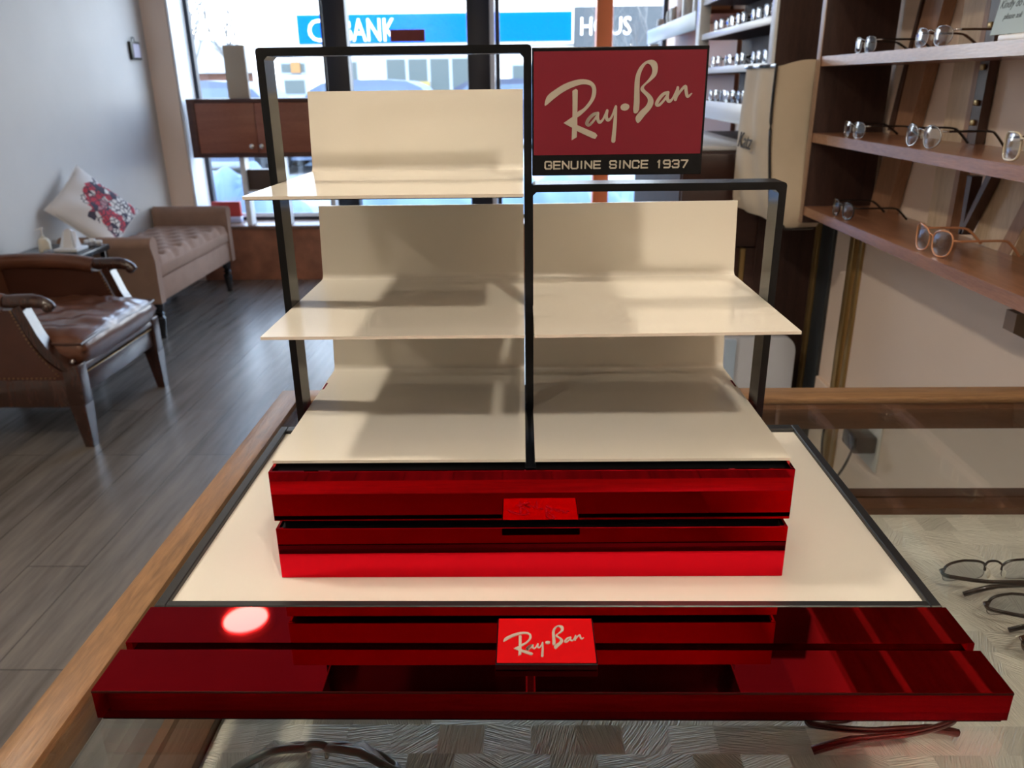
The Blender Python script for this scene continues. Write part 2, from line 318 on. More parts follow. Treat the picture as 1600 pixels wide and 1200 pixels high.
LOGO_P = [[(0.0137,0.3797),(0.0143,0.3848),(0.0166,0.3882),(0.0215,0.3916),(0.028,0.3954),(0.0353,0.398),(0.0418,0.3992),(0.0475,0.3986),(0.0512,0.3967),(0.0535,0.3936),(0.054,0.3893),(0.0529,0.3847),(0.0496,0.3797),(0.0452,0.3751),(0.0395,0.3708),(0.0394,0.3747),(0.0439,0.3774),(0.0479,0.3817),(0.0499,0.3851),(0.0508,0.3894),(0.0505,0.3925),(0.0488,0.3945),(0.0451,0.3954),(0.0403,0.3949),(0.0329,0.3923),(0.0264,0.3889),(0.0199,0.3843)],[(0.0353,0.3907),(0.038,0.3922),(0.0395,0.391),(0.0395,0.379),(0.0394,0.3712),(0.0393,0.3649),(0.0393,0.3557),(0.0352,0.3533),(0.0354,0.3633),(0.0356,0.3712),(0.0355,0.383)],[(0.0285,0.3666),(0.0356,0.3712),(0.0394,0.372),(0.0396,0.3649),(0.0542,0.3588),(0.0558,0.3568),(0.0541,0.3542),(0.0518,0.3548),(0.0392,0.3605),(0.0354,0.363)],[(0.084,0.3739),(0.084,0.384),(0.0839,0.394),(0.0845,0.4008),(0.087,0.4069),(0.0909,0.411),(0.0952,0.4126),(0.0989,0.412),(0.1011,0.4093),(0.1015,0.4052),(0.1003,0.401),(0.0968,0.3976),(0.0929,0.3946),(0.0914,0.3924),(0.0927,0.3904),(0.0965,0.3873),(0.0991,0.3838),(0.0993,0.3803),(0.0971,0.3761),(0.0928,0.3714),(0.0885,0.3661),(0.0863,0.3675),(0.086,0.3707),(0.0893,0.375),(0.0932,0.3784),(0.0949,0.3819),(0.0942,0.385),(0.0907,0.3885),(0.0888,0.3905),(0.0893,0.3932),(0.0932,0.3969),(0.0962,0.4007),(0.0973,0.4045),(0.0963,0.4079),(0.0942,0.4098),(0.0922,0.4094),(0.0899,0.4061),(0.0881,0.4008),(0.0879,0.3939),(0.0883,0.3761)],[(0.0805,0.3789),(0.0805,0.3779),(0.08,0.3769),(0.0791,0.3761),(0.0778,0.3756),(0.0765,0.3755),(0.0752,0.3758),(0.0742,0.3764),(0.0737,0.3773),(0.0736,0.3784),(0.0741,0.3794),(0.075,0.3802),(0.0763,0.3807),(0.0776,0.3808),(0.0789,0.3805),(0.0799,0.3799)]]
LOGO_S = [[(0.0559,0.3738,0.000996),(0.0526,0.373,0.001245),(0.049,0.3699,0.001328),(0.0471,0.3662,0.001328),(0.0489,0.3648,0.001079),(0.052,0.3675,0.000913),(0.0556,0.3722,0.000996)],[(0.0558,0.3738,0.001079),(0.0556,0.3701,0.001245),(0.0571,0.3669,0.001245),(0.0599,0.369,0.00083),(0.0625,0.3749,0.000747)],[(0.0631,0.3756,0.001079),(0.0625,0.3713,0.001245),(0.0639,0.3684,0.001162),(0.0668,0.3709,0.00083),(0.0696,0.3783,0.00083)],[(0.0699,0.3787,0.000913),(0.0696,0.3669,0.001411),(0.0687,0.3526,0.00166)],[(0.1103,0.3887,0.000996),(0.1069,0.3874,0.001245),(0.1035,0.3836,0.001328),(0.102,0.38,0.001328),(0.104,0.3793,0.000996),(0.1072,0.3823,0.000913),(0.1104,0.3868,0.000996)],[(0.1106,0.3887,0.001079),(0.1101,0.3848,0.001245),(0.1117,0.382,0.001245),(0.1145,0.3842,0.00083),(0.1175,0.3909,0.000747)],[(0.118,0.3921,0.001079),(0.1175,0.3875,0.001245),(0.1166,0.3832,0.001162)],[(0.1171,0.3848,0.00083),(0.1203,0.3896,0.000996),(0.1239,0.3931,0.001079),(0.1247,0.3893,0.001245),(0.1261,0.3854,0.001079),(0.1292,0.3877,0.000498)]]

# ------------------------------------------------------------------ the room
XL, XR, YB, YW, ZF, ZC = -2.57, .965, -3.2, 5.62, -.95, 1.75
struct(MB().box(XL-.3, XR+.3, YB-.2, 5.72, ZF-.12, ZF), 'floor', FLOORM)
struct(MB().box(XL-.3, XR+.3, YB-.2, 5.72, ZC, ZC+.25), 'ceiling', CEIL)
struct(MB().box(XL-.2, XL, YB-.2, YW+.06, ZF, ZC), 'wall_left', WALLP)
struct(MB().box(XR, XR+.2, YB-.2, YW+.06, ZF, ZC), 'wall_right', WALLB)
struct(MB().box(XL, XR, YB-.2, YB, ZF, ZC), 'wall_back', mat('tan_back_wall', (.42, .38, .33), .7))
struct(MB().box(XL, -2.402, 5.36, YW+.06, ZF, ZC).box(-2.402, XR, YW, YW+.06, 1.45, ZC), 'wall_front', WALLB)
struct(MB().box(-2.40, -2.386, 5.365, YW-.01, -.545, 1.45), 'trim_1', WHITEW)          # white window reveal
struct(MB().box(-2.40, -1.415, 5.36, YW+.04, ZF, -.575).box(-.255, XR, 5.36, YW+.04, ZF, -.575), 'wall_under_window', TERRA)
struct(MB().box(-2.40, -1.415, 5.335, YW+.04, -.575, -.549, .004).box(-.255, XR, 5.335, YW+.04, -.575, -.549, .004), 'trim_2', SILL)
def window(n, x0, x1, extra=()):
    f = MB().box(x0, x0+.03, YW, YW+.05, -.549, 1.45).box(x1-.03, x1, YW, YW+.05, -.549, 1.45).box(x0, x1, YW, YW+.05, -.549, -.525).box(x0, x1, YW, YW+.05, 1.42, 1.45)
    o = struct(f, 'window_%d' % n, DARKFR)
    MB().box(x0+.025, x1-.025, YW+.02, YW+.026, -.53, 1.43).build('window_pane', GLASSW, o)
    return o
window(1, -2.386, -1.412); window(2, -.225, XR)
MB().box(-2.356, -1.442, YW-.004, YW, -.527, -.50).build('bottom_rail', WHITEW, S.objects['window_1'])
d = struct(MB().box(-1.41, -1.25, YW-.06, YW+.06, ZF, 1.45, .006).box(-.42, -.262, YW-.06, YW+.06, ZF, 1.45, .006).box(-1.25, -.42, YW-.05, YW+.05, 1.3, 1.45), 'door_1', DARKFR)
MB().box(-1.25, -.42, YW-.02, YW+.02, ZF, ZF+.22, .004).build('kick_rail', DARKFR, d)
MB().box(-1.25, -.42, YW-.003, YW+.003, ZF+.22, 1.3).build('door_pane', GLASSW, d)
MB().box(-.262, -.228, YW-.06, YW+.05, ZF, 1.45, .004).build('side_trim', WHITEW, d)
MB().box(-1.19, -.48, YW-.07, YW-.05, .12, .15, .004).build('push_bar', CHROME, d)
rs = MB().box(-.952, -.712, 5.585, 5.592, .672, .750).build('door_sign', mat('sun_faded_red_card', (.36, .06, .045), .7), None)
tag(rs, 'small faded red sign hung on the glass of the shop door', 'sign')
MB().box(-.945, -.719, 5.583, 5.5845, .678, .744).build('sign_inset', mat('sign_dull_print', (.26, .045, .035), .6), rs)
oc = MB().box(.467, .58, 5.50, 5.60, ZF, ZC, .008).build('orange_column', ORANGE)
tag(oc, 'orange painted square column standing at the shop window', 'column')
struct(MB().box(XR-.016, XR, 2.225, 2.262, ZF, .06, .002), 'trim_3', GOLD)
struct(MB().box(XR-.012, XR, 2.11, 2.215, ZF, .06, .002), 'trim_4', mat('dark_slate_strip', (.035, .04, .045), .5))
struct(MB().box(XR-.016, XR, 1.935, 1.968, ZF, .06, .002).box(XR-.010, XR, 1.89, 1.915, ZF, .06, .002), 'trim_5', GOLD)
struct(MB().box(XR-.014, XR, 1.1, 1.88, ZF, ZF+.10, .003).box(XR-.014, XR, 1.97, 2.10, ZF, ZF+.42, .003), 'baseboard_right', WALLB)
struct(MB().box(XL, XL+.014, YB, 5.36, ZF, ZF+.10, .003), 'baseboard_left', WHITE)
# ceiling lamps: round recessed fixtures with a lit diffuser; last two unseen, added as fill
lamps = [(-1.187, 2.311, 'farthest from the counter, nearest the windows'), (-1.187, .35, 'over the aisle beside the glass counter'),
         (.45, -1.05, 'behind the glass counter, unseen, added as fill'), (-1.9, -2.75, 'at the back wall on the aisle side, unseen, added as fill')]
for k, (x, y, wh) in enumerate(lamps):
    t = thing('ceiling_lamp', (x, y, ZC-.03), 'round recessed white ceiling lamp '+wh, 'ceiling lamp', 'round ceiling lamps')
    MB().lathe([(.088, .03), (.088, .004), (.10, 0), (.115, .004), (.118, .03)], (x, y, ZC-.03), 32).build('lamp_ring', PLASW, t)
    MB().lathe([(.0, .006), (.05, .005), (.086, .011), (.086, .02), (0, .02)], (x, y, ZC-.035), 32).build('lamp_diffuser', LAMPW if k == 0 else LAMPM, t)
# unseen track of small spotlights, added to cast shadow bands on the shelves
tk = thing('added_track_light', (.06, .3, ZC-.03), 'unseen white ceiling track with small spotlights, added to cast bands on the shelves', 'added light')
MB().box(.045, .075, -.75, 1.35, ZC-.022, ZC-.0005, .002).build('added_track', PLASW, tk)
for k, y in enumerate((-.14, .20, .62, 1.05)):
    sp_ = MB().lathe([(.030, .0), (.034, .002), (.034, .07), (.02, .08), (.02, .098)], (.06, y, ZC-.12), 24).build('added_spot_head', PLASW, tk)
    MB().lathe([(0, -.004), (.026, -.004), (.026, -.0005), (0, -.0005)], (.06, y, ZC-.12), 20).build('added_spot_lens', SPOTM, sp_)
# card holder on the left wall
o = MB().box(XL, XL+.02, 5.10, 5.23, .565, .675, .003).build('wall_plaque', mat('dark_bronze', (.05, .05, .045), .35, .6))
tag(o, 'small dark framed plaque on the pale wall above the bench', 'plaque')
MB().box(XL+.018, XL+.024, 5.12, 5.21, .578, .662).build('plaque_face', mat('lilac_card', (.50, .47, .58), .5), o)
MB().tube([(XL+.012, 5.13, .674), (XL+.012, 5.14, .70), (XL+.012, 5.165, .70), (XL+.012, 5.175, .674)], .003).build('hanging_hook', BLACK, o)

# ------------------------------------------------------------------ glass counter
cx0, cx1, cy0, cy1 = -.350, .950, -.072, .606
ct = thing('display_counter', ((cx0+cx1)/2, (cy0+cy1)/2, ZF), 'glass topped display counter with brown oak rails and a silvery patchwork lining', 'display counter')
MB().box(cx0, cx0+.030, cy0, cy1, -.030, .004, .002).build('top_rail', OAK, ct)
MB().box(cx1-.030, cx1, cy0, cy1, -.030, .004, .002).build('top_rail', OAK, ct)
MB().box(cx0+.031, cx1-.031, cy1-.040, cy1, -.004, .004, .001).build('top_rail', OAKX, ct)
MB().box(cx0+.031, cx1-.031, cy0, cy0+.030, -.030, .004, .002).build('top_rail', OAKX, ct)
MB().box(cx0+.031, cx1-.031, cy1-.055, cy1-.012, -.034, -.005, .001).build('inner_apron', OAKD, ct)
MB().box(cx0+.031, cx1-.031, cy0+.03, cy1-.041, -.0065, -.0005).build('glass_top', GLASST, ct)
MB().box(cx0+.010, cx0+.015, cy0+.03, cy1-.06, -.150, -.030).build('glass_side', GLASST, ct)
MB().box(cx0+.03, cx1-.03, cy1-.030, cy1-.025, -.150, -.034).build('glass_side', GLASST, ct)
MB().box(cx0, cx0+.048, cy0, cy1, -.180, -.150, .002).build('bottom_rail', OAKDY, ct)
MB().box(cx0+.049, cx1, cy1-.058, cy1, -.180, -.150, .002).build('bottom_rail', OAKD, ct)
MB().box(cx0, cx0+.03, cy0, cy0+.03, -.15, -.03).build('corner_post', OAKD, ct); MB().box(cx0, cx0+.03, cy1-.03, cy1, -.15, -.03).build('corner_post', OAKD, ct)
MB().box(cx1-.03, cx1, cy0, cy0+.03, -.15, -.03).build('corner_post', OAKD, ct); MB().box(cx1-.03, cx1, cy1-.03, cy1, -.15, -.03).build('corner_post', OAKD, ct)
MB().box(cx0+.049, cx1-.02, cy0+.002, cy1-.059, -.185, -.160).build('case_lining', DECK, ct)
MB().box(cx0, cx1, cy0, cy0+.018, -.18, -.031, .001).build('staff_side_panel', OAKD, ct)
MB().box(cx0+.01, cx1, cy0+.01, cy1-.01, ZF, -.186).build('counter_body', WALNUTP, ct)

# ------------------------------------------------------------------ eyewear display stand
ds = thing('eyewear_display', (0, .2, 0.0), 'tiered eyewear display stand with red mirrored base, cream shelves and black frame', 'display stand')
def bar_mb(y0, y1, z0, z1): return MB().box(-.30, .30, y0, y1, z0, z1)
# base: two red mirrored bars, a black groove between them
o = bar_mb(0, .0407, .004, .0266).build('base_bar', RED, ds)
MB().box(-.2999, .2999, -.0005, .0006, .0250, .0264).build('acrylic_edge', mat('dark_joint', (.02, .0, .0), .3), o)
MB().box(-.2985, .2985, .003, .090, .0002, .0038).build('base_foot', BLACKG, ds)
o = bar_mb(.0482, .0893, .004, .0266).build('base_bar', RED, ds)
MB().box(-.297, .297, .0407, .0482, .004, .0180).build('groove_filler', BLACKG, ds)
# plaque on the bars
pq = MB().box(-.0345, .0345, .0200, .0690, .0268, .0318, .0005, 1).build('brand_plaque', BLACKG, ds)
MB().box(-.0335, .0335, .0212, .0682, .0318, .0322).build('plaque_face', mat('plaque_red', (.50, .004, .006), .25), pq)
def logo(f, r_s, e):
    m = MB()
    def sub(P): return P
    for pk, poly in enumerate(LOGO_P):
        Q = [(q.x, q.y) for q in spline([(x, z, 0) for x, z in poly], 3, True)] if len(poly) > 12 else poly
        m.prism(Q, f, 0, e+.00015+.00003*pk)
    for k, st in enumerate(LOGO_S):
        C = spline([(x, z, r) for x, z, r in st], 5); L = []; Rr = []
        for i, c in enumerate(C):
            dd = C[min(i+1, len(C)-1)]-C[max(i-1, 0)]; n = Vector((-dd.y, dd.x)).normalized()
            L.append((c.x+n.x*c.z, c.y+n.y*c.z)); Rr.append((c.x-n.x*c.z, c.y-n.y*c.z))
        for i in range(len(L)-1):
            m.prism([L[i], L[i+1], Rr[i+1], Rr[i]], f, 0, e+.00002*k)
        for c in (C[0], C[-1], *C[2:-2:3]):
            m.prism([(c.x+c.z*math.cos(a*PI/5), c.y+c.z*math.sin(a*PI/5)) for a in range(10)], f, 0, e+.00001*k)
    return m
# logo frame on the big sign: x .014-.133, z .352-.414 ; on the plaque it is scaled
px0, pz0 = .0745, .3815
logo(lambda u, v, t: ((u-px0)*.485, .0432+(v-pz0)*.545, .0322+t), 0, .0003).build('plaque_lettering', SIGNTXT, pq, sm=False)
# tray: charcoal rim round a white insert
T0, T1, TW = .0905, .4292, .2984
rim = MB()
def rimbar(x0, x1, y0, y1): rim.box(x0, x1, y0, y1, .0006, .0267, .0008, 1)
rimbar(-TW, -TW+.0086, T0, T1); rimbar(TW-.0086, TW, T0, T1); rimbar(-TW+.0086, TW-.0086, T0, T0+.0072); rimbar(-TW+.0086, TW-.0086, T1-.012, T1)
rim.build('tray_rim', RIM, ds)
MB().box(-TW+.0087, TW-.0087, T0+.0073, T1-.0121, .0006, .0225).build('tray_insert', TRAY, ds)
# body stands a touch askew on the tray
BM = Matrix.Translation((-.0103, .2, 0))@Matrix.Rotation(.0056, 4, 'Z')@Matrix.Translation((0, -.2, 0))
BY, BB, BW = .1343, .329, .2025
def facebox(z0, z1, name):
    # hollow box: red mirrored skirt on three sides round a black core
    r = MB().box(-BW, BW, BY, BY+.0025, z0, z1, .0004, 1).box(-BW, -BW+.0025, BY+.0026, BB, z0, z1, .0004, 1).box(BW-.0025, BW, BY+.0026, BB, z0, z1, .0004, 1)
    o = r.build(name, RED, ds, BM); return o
lo = facebox(.0226, .0684, 'lower_box'); MB().box(-BW+.0026, BW-.0026, BY+.0026, BB, .0226, .0664).build('black_core', BLACKG, lo, BM)
MB().box(-BW+.006, BW-.006, BY+.007, BB-.006, .0664, .0752).build('box_spacer', BLACKG, ds, BM)
up = facebox(.0753, .1187, 'upper_box'); MB().box(-BW+.0026, BW-.0026, BY+.0026, BB, .0753, .1150).build('black_core', BLACKG, up, BM)
# frame of black flat bar
FY0, FY1, FO, FI = .2563, .2826, .2123, .2061
def frame(x0, x1, z1, z0, x0i, x1i):
    t = .0062; c = .0028
    o = [(x0, z0), (x0, z1-c), (x0+c*.3, z1-c*.3), (x0+c, z1), (x1-c, z1), (x1-c*.3, z1-c*.3), (x1, z1-c), (x1, z0), (x1i, z0), (x1i, z1-t-c), (x1i-c, z1-t), (x0i+c, z1-t), (x0i, z1-t-c), (x0i, z0)]
    return MB().prism(o, lambda u, v, q: (u, q, v), FY0, FY1).build('metal_frame', BLACK, ds, BM, sm=False)
frame(-FO, .0031, .4250, .0227, -FI, -.0031)
frame(.0033, FO, .3187, .0227, .0041, FI)
MB().box(-.0045, .0045, .140, .2562, .1152, .1190, .001).build('centre_foot', BLACK, ds, BM)
# cream shelves, each folded up into a back board
def shelf(x0, x1, z, ztop, y0=.1662, roll=0):
    yb, yt, th = .3724, .3801, .0024; n = 6; zb = z-.0015*(yb-y0)/.1
    prof = [(y0, z)]
    for k in range(n+1):
        a = PI/2*k/n; prof.append((yb-.006+.006*math.sin(a), zb+.006-.006*math.cos(a)))
    prof.append((yt, ztop)); prof.append((yt+th, ztop))
    for k in range(n, -1, -1):
        a = PI/2*k/n; prof.append((yb-.006+(.006+th)*math.sin(a), zb+.006-(.006+th)*math.cos(a)))
    prof.append((y0, z-th))
    m = MB().prism(prof, lambda u, v, q: (q, u, v+(q-x0)*roll), x0, x1)
    o = m.build('cream_shelf', CREAM, ds, BM, ang=.5)
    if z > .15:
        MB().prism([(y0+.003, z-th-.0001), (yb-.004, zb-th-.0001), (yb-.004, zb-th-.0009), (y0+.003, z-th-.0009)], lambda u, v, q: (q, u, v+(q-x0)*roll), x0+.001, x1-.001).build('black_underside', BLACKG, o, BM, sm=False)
    return o
G = .0037
shelf(-.2030, -G, .1212, .1840, .149); shelf(G, .2030, .1212, .1840, .149)
shelf(-FI+.0002, -G, .2176, .2857); shelf(G, FI-.0002, .2176, .2857, roll=.006)
shelf(-FI+.0002, -G, .3231, .3917)
# sign
sg = MB().box(.0034, .1411, .2566, .2606, .3257, .4225, .0005, 1).build('brand_sign', BLACK, ds, BM)
MB().box(.0048, .1392, .2558, .2566, .3420, .4197).build('sign_panel', SIGNRED, sg, BM)
logo(lambda u, v, t: (u, .2558-t, v), 0, .0004).build('logo_lettering', SIGNTXT, sg, BM, sm=False)
# squared wide capitals drawn as strokes on a unit cell
GL = {'G': [[(1,.72),(1,.85),(.85,1),(.15,1),(0,.85),(0,.15),(.15,0),(.85,0),(1,.15),(1,.48),(.55,.48)]], 'E': [[(1,1),(0,1),(0,0),(1,0)],[(0,.5),(.92,.5)]], 'N': [[(0,0),(0,1),(1,0),(1,1)]],
      'U': [[(0,1),(0,.15),(.15,0),(.85,0),(1,.15),(1,1)]], 'I': [[(.5,0),(.5,1)]], 'S': [[(1,.74),(1,.86),(.86,1),(.14,1),(0,.86),(0,.64),(.14,.5),(.86,.5),(1,.36),(1,.14),(.86,0),(.14,0),(0,.14),(0,.26)]],
      'C': [[(1,.72),(1,.85),(.85,1),(.15,1),(0,.85),(0,.15),(.15,0),(.85,0),(1,.15),(1,.28)]], '1': [[(.15,.78),(.5,1),(.5,0)]], '9': [[(1,.5),(.14,.5),(0,.64),(0,.86),(.14,1),(.86,1),(1,.86),(1,.14),(.86,0),(.1,0)]],
      '3': [[(0,.84),(.14,1),(.86,1),(1,.86),(1,.64),(.86,.5),(.3,.5)],[(.86,.5),(1,.36),(1,.14),(.86,0),(.14,0),(0,.16)]], '7': [[(0,1),(1,1),(.4,0)]]}
def caps(word, x0, z0, width, h, wr=.5, st=.00062):
    ws = [(.42 if c == 'I' else .62 if c == '1' else .75 if c == ' ' else 1.0) for c in word]; gap = .40
    k = width/(sum(ws)+gap*(len(word)-1)); x = x0; m = MB(); n = 0
    for c, w_ in zip(word, ws):
        for pl_ in GL.get(c, []):
            P = [Vector((x+u*w_*k if c != 'I' else x+w_*k/2, z0+v*h)) for u, v in pl_]
            for a, b in zip(P, P[1:]):
                d = (b-a).normalized(); nn = Vector((-d.y, d.x))*st; a2 = a-d*st*.7; b2 = b+d*st*.7; n += 1
                m.prism([tuple(a2+nn), tuple(b2+nn), tuple(b2-nn), tuple(a2-nn)], lambda u, v, q: (u, .2566-q, v), 0, .0003+.000003*(n % 9))
        x += (w_+gap)*k
    return m
caps('GENUINE SINCE 1937', .0140, .3312, .1156, .0056).build('slogan_lettering', SIGNTXT, sg, BM, sm=False)

# ------------------------------------------------------------------ leather armchair (faces +x)
ch = thing('armchair', (-2.13, 2.80, ZF), 'low brown leather armchair with carved dark wood arms and brass nail trim', 'armchair')
NY, FY = 2.445, 3.165                       # near and far side planes of the frame
XF = -1.745                                 # front of the legs
def leg(x, y, dx, dy, ztop=-.62):
    m = MB(); a, b = .032, .018
    m.hexa([(x+dx+i*b, y+dy+j*b, ZF) for i, j in ((-1,-1), (1,-1), (1,1), (-1,1))]+[(x+i*a, y+j*a, ztop-.16) for i, j in ((-1,-1), (1,-1), (1,1), (-1,1))])
    m.box(x-a, x+a, y-a, y+a, ztop-.16, ztop, .004)
    return m
for (x, y, dx, dy) in ((XF-.032, NY+.032, .010, -.006), (XF-.032, FY-.032, .010, .006), (-2.42, NY+.032, -.06, 0), (-2.42, FY-.032, -.06, 0)):
    l = leg(x, y, dx, dy, -.605 if x > -2 else -.66).build('leg', MAHOG, ch)
    if x > -2: MB().lathe([(0, 0), (.012, .001), (.016, .010), (.010, .02), (0, .022)], (x, y, -.605), 12).build('leg_finial', MAHOG, l)
MB().box(XF-.055, XF-.012, NY+.06, FY-.06, -.735, -.655, .006).build('front_rail', MAHOG, ch)
MB().box(-2.42, XF-.06, NY+.008, NY+.045, -.78, -.665, .005).build('side_rail', MAHOG, ch)
MB().box(-2.42, XF-.06, FY-.045, FY-.008, -.78, -.665, .005).build('side_rail', MAHOG, ch)
MB().box(-2.44, -2.39, NY+.06, FY-.06, -.78, -.66, .005).build('back_rail', MAHOG, ch)
# rolled leather front edge and its nail strip
m = MB().tube([(XF-.028, NY+.066, -.628), (XF-.022, NY+.2, -.622), (XF-.020, (NY+FY)/2, -.620), (XF-.022, FY-.2, -.622), (XF-.028, FY-.066, -.628)], .024, 12)
m.build('seat_roll', LEATHD, ch)
m = MB()
for i in range(52): m.ball((XF-.011, NY+.075+i*.0112, -.652), .0032, 6)
m.build('nail_trim', NAIL, ch)
# seat cushion: soft, puffed, with a wrinkled front
def cush(u, v):
    return None
def pillow(cx, cy, cz, hx, hy, hz, N=26, wr=.006, p=3.2, seedv=0):
    def f(s):
        def g(u, v):
            a, b = 2*u-1, 2*v-1
            e = max(0, (1-abs(a)**p))*max(0, (1-abs(b)**p)); k = e**.33
            w = wr*(math.sin(9*b+5*a+seedv)+.6*math.sin(17*b-7*a+seedv)+.5*math.sin(23*a+4*b))*k
            return (cx+hx*a*(1-.02*b*b), cy+hy*b*(1-.02*a*a), cz+s*(hz*k)+ (w if s > 0 else 0))
        return g
    return MB().grid(f(1), N, N).grid(f(-1), N, N)
pc = pillow(-2.050, 2.805, -.560, .330, .328, .082, 40, .0050, 6)
bmesh.ops.remove_doubles(pc.bm, verts=pc.bm.verts[:], dist=1e-4)
sc_ = pc.build('seat_cushion', LEATHER, ch, ang=1.4)
m = MB(); P = []
for k in range(49):                         # piping runs round the middle seam
    a = 2*PI*k/48; cx_, cy_ = math.cos(a), math.sin(a); q = max(abs(cx_), abs(cy_)); P.append((-2.055+.325*(cx_/q)*(.985), 2.805+.325*(cy_/q)*.985, -.525+.004*math.sin(9*a)))
m.tube(P[:-1], .0055, 6, True).build('cushion_piping', LEATHD, sc_)
# sides: leather panel inside a curved wooden front upright, arm pad, scrolled hand rest
def side(y, sgn):
    y0, y1 = (y, y+.05) if sgn > 0 else (y-.05, y)
    edge = spline([(-1.925, -.372), (-1.905, -.43), (-1.880, -.50), (-1.838, -.57), (-1.775, -.625)], 5)
    poly = [(-2.46, -.665), (-1.80, -.665)]+[(e.x-.032, e.y-.012) for e in reversed([Vector((p.x, p.y, 0)) for p in edge])]+[(-2.46, -.36)]
    pa = MB().prism([(a, b) for a, b in poly], lambda u, v, q: (u, q, v), y0+.008, y1-.008).build('arm_panel', LEATHD, ch, sm=False)
    n = MB()
    for e in spline([(-1.958, -.385, 0), (-1.94, -.44, 0), (-1.915, -.51, 0), (-1.875, -.58, 0), (-1.83, -.645, 0)], 5): n.ball((e.x, y0+.006, e.y), .0036, 6)
    for i in range(34): n.ball((-2.44+i*.018, y0+.006, -.656), .0036, 6)
    n.build('nail_trim', NAIL, pa)
    MB().prism([(e.x-.020, e.y-.004) for e in edge]+[(e.x+.014, e.y+.010) for e in reversed(edge)], lambda u, v, q: (u, q, v), y0-.002, y1+.002).build('arm_upright', MAHOG, ch, ang=.5)
    pad = spline([(-2.46, -.335), (-2.30, -.325), (-2.10, -.330), (-1.985, -.348)], 4)
    MB().tube([(p.x, (y0+y1)/2, p.y-.012) for p in pad], .036, 12, up=(0, 1, 0)).build('arm_pad', LEATHER, ch)
    hr = spline([(-2.0, -.352), (-1.93, -.352), (-1.865, -.352), (-1.822, -.366), (-1.806, -.386)], 4)
    R = [.024+.004*math.sin(i/len(hr)*PI*1.6) for i in range(len(hr))]; R[-1] = .012
    MB().tube([(p.x, (y0+y1)/2, p.y) for p in hr], R, 12, up=(0, 1, 0)).ball((-1.822, (y0+y1)/2, -.375), (.022, .026, .022), 12).build('hand_rest', MAHOG, ch, ang=1.2)
side(NY, 1); side(FY, -1)
m = MB().grid(lambda u, v: (-2.385-.055*v-.02*math.sin(PI*u)+.012*math.sin(PI*v*2)*0, NY+.05+(FY-NY-.10)*u, -.54+.50*v), 14, 14).grid(lambda u, v: (-2.49-.055*v, NY+.03+(FY-NY-.06)*u, -.60+.58*v), 14, 14)
bmesh.ops.bridge_loops(m.bm, edges=[e for e in m.bm.edges if e.is_boundary])
m.build('backrest', LEATHER, ch, ang=1.0)

# ------------------------------------------------------------------ tufted bench along the left wall
bn = thing('upholstered_bench', (-2.30, 4.42, ZF), 'taupe tufted bench with rolled arms and black turned legs against the wall', 'bench')
BX0, BX1, B0, B1 = -2.555, -2.060, 3.86, 5.06
def seat(u, v):
    x = BX0+.01+(BX1+.006-BX0-.01)*u; y = B0+.06+(B1-B0-.12)*v
    su, sv = u*4, v*9; d = 0
    for i in range(-1, 6):
        for j in range(-1, 11):
            bu, bv = i+.5*(j % 2), j+.0
            r = math.hypot((su-bu)*.12, (sv-bv)*.12); d = max(d, math.exp(-(r/.030)**2))
    e = min(u, 1-u, v, 1-v); k = min(1, e/.06)
    return (x, y, -.520+.042*(k**.4)-.042*d*(1 if k > .3 else 0)-(.0 if k > 0 else .035))
m = MB().grid(seat, 44, 90); m.box(BX0+.01, BX1+.006, B0+.06, B1-.06, -.60, -.530, .012)
st = m.build('tufted_seat', TAUPE, bn, ang=1.2)
for j in range(1, 9):
    for i in range(0, 4):
        bu, bv = i+.5*(j % 2)+(1 if j % 2 == 0 else 0), j
        if bu >= 4 or bu <= 0: continue
        u, v = bu/4, bv/9
        MB().ball((BX0+.01+(BX1+.006-BX0-.01)*u, B0+.06+(B1-B0-.12)*v, -.512), (.009, .009, .004), 8).build('button', TAUPE, st)
MB().box(BX0, BX1, B0+.015, B1-.015, -.735, -.601, .012).build('bench_body', TAUPE, bn)
def arm(y, s, name='rolled_arm'):
    # profile in y-z, extruded along x; rolls outward
    prof = [(0, -.735), (0, -.42), (-.012*1, -.40)]
    cy, cz, r = -.022, -.385, .040
    for k in range(0, 15):
        a = -PI*.45+PI*1.35*k/14; prof.append((cy-r*math.sin(a-PI/2)*0+r*math.cos(PI-a-PI*.55+PI*.0), cz+r*math.sin(PI-a-PI*.55)))
    return prof
def arm_mb(y, s):
    P = [(.060, -.735), (.060, -.43)]
    c = (.018, -.408); r = .044
    for k in range(13):
        a = -.2+k*(PI*1.25)/12; P.append((c[0]+r*math.cos(a), c[1]+r*math.sin(a)))
    P += [(.004, -.50), (.0, -.60), (.0, -.735)]
    return MB().prism(P, lambda u, v, q: (q, y+s*u, v), BX0, BX1+.012)
arm_mb(B0, 1).build('rolled_arm', TAUPE, bn, ang=.7); arm_mb(B1, -1).build('rolled_arm', TAUPE, bn, ang=.7)
for x in (BX0+.06, BX1-.035):
    for y in (B0+.055, B1-.055):
        MB().lathe([(.012, 0), (.018, .004), (.016, .02), (.026, .08), (.030, .12), (.018, .135), (.030, .145), (.018, .157), (.028, .17), (.032, .205), (.032, .216)], (x, y, ZF), 18).build('turned_leg', EBONY, bn)
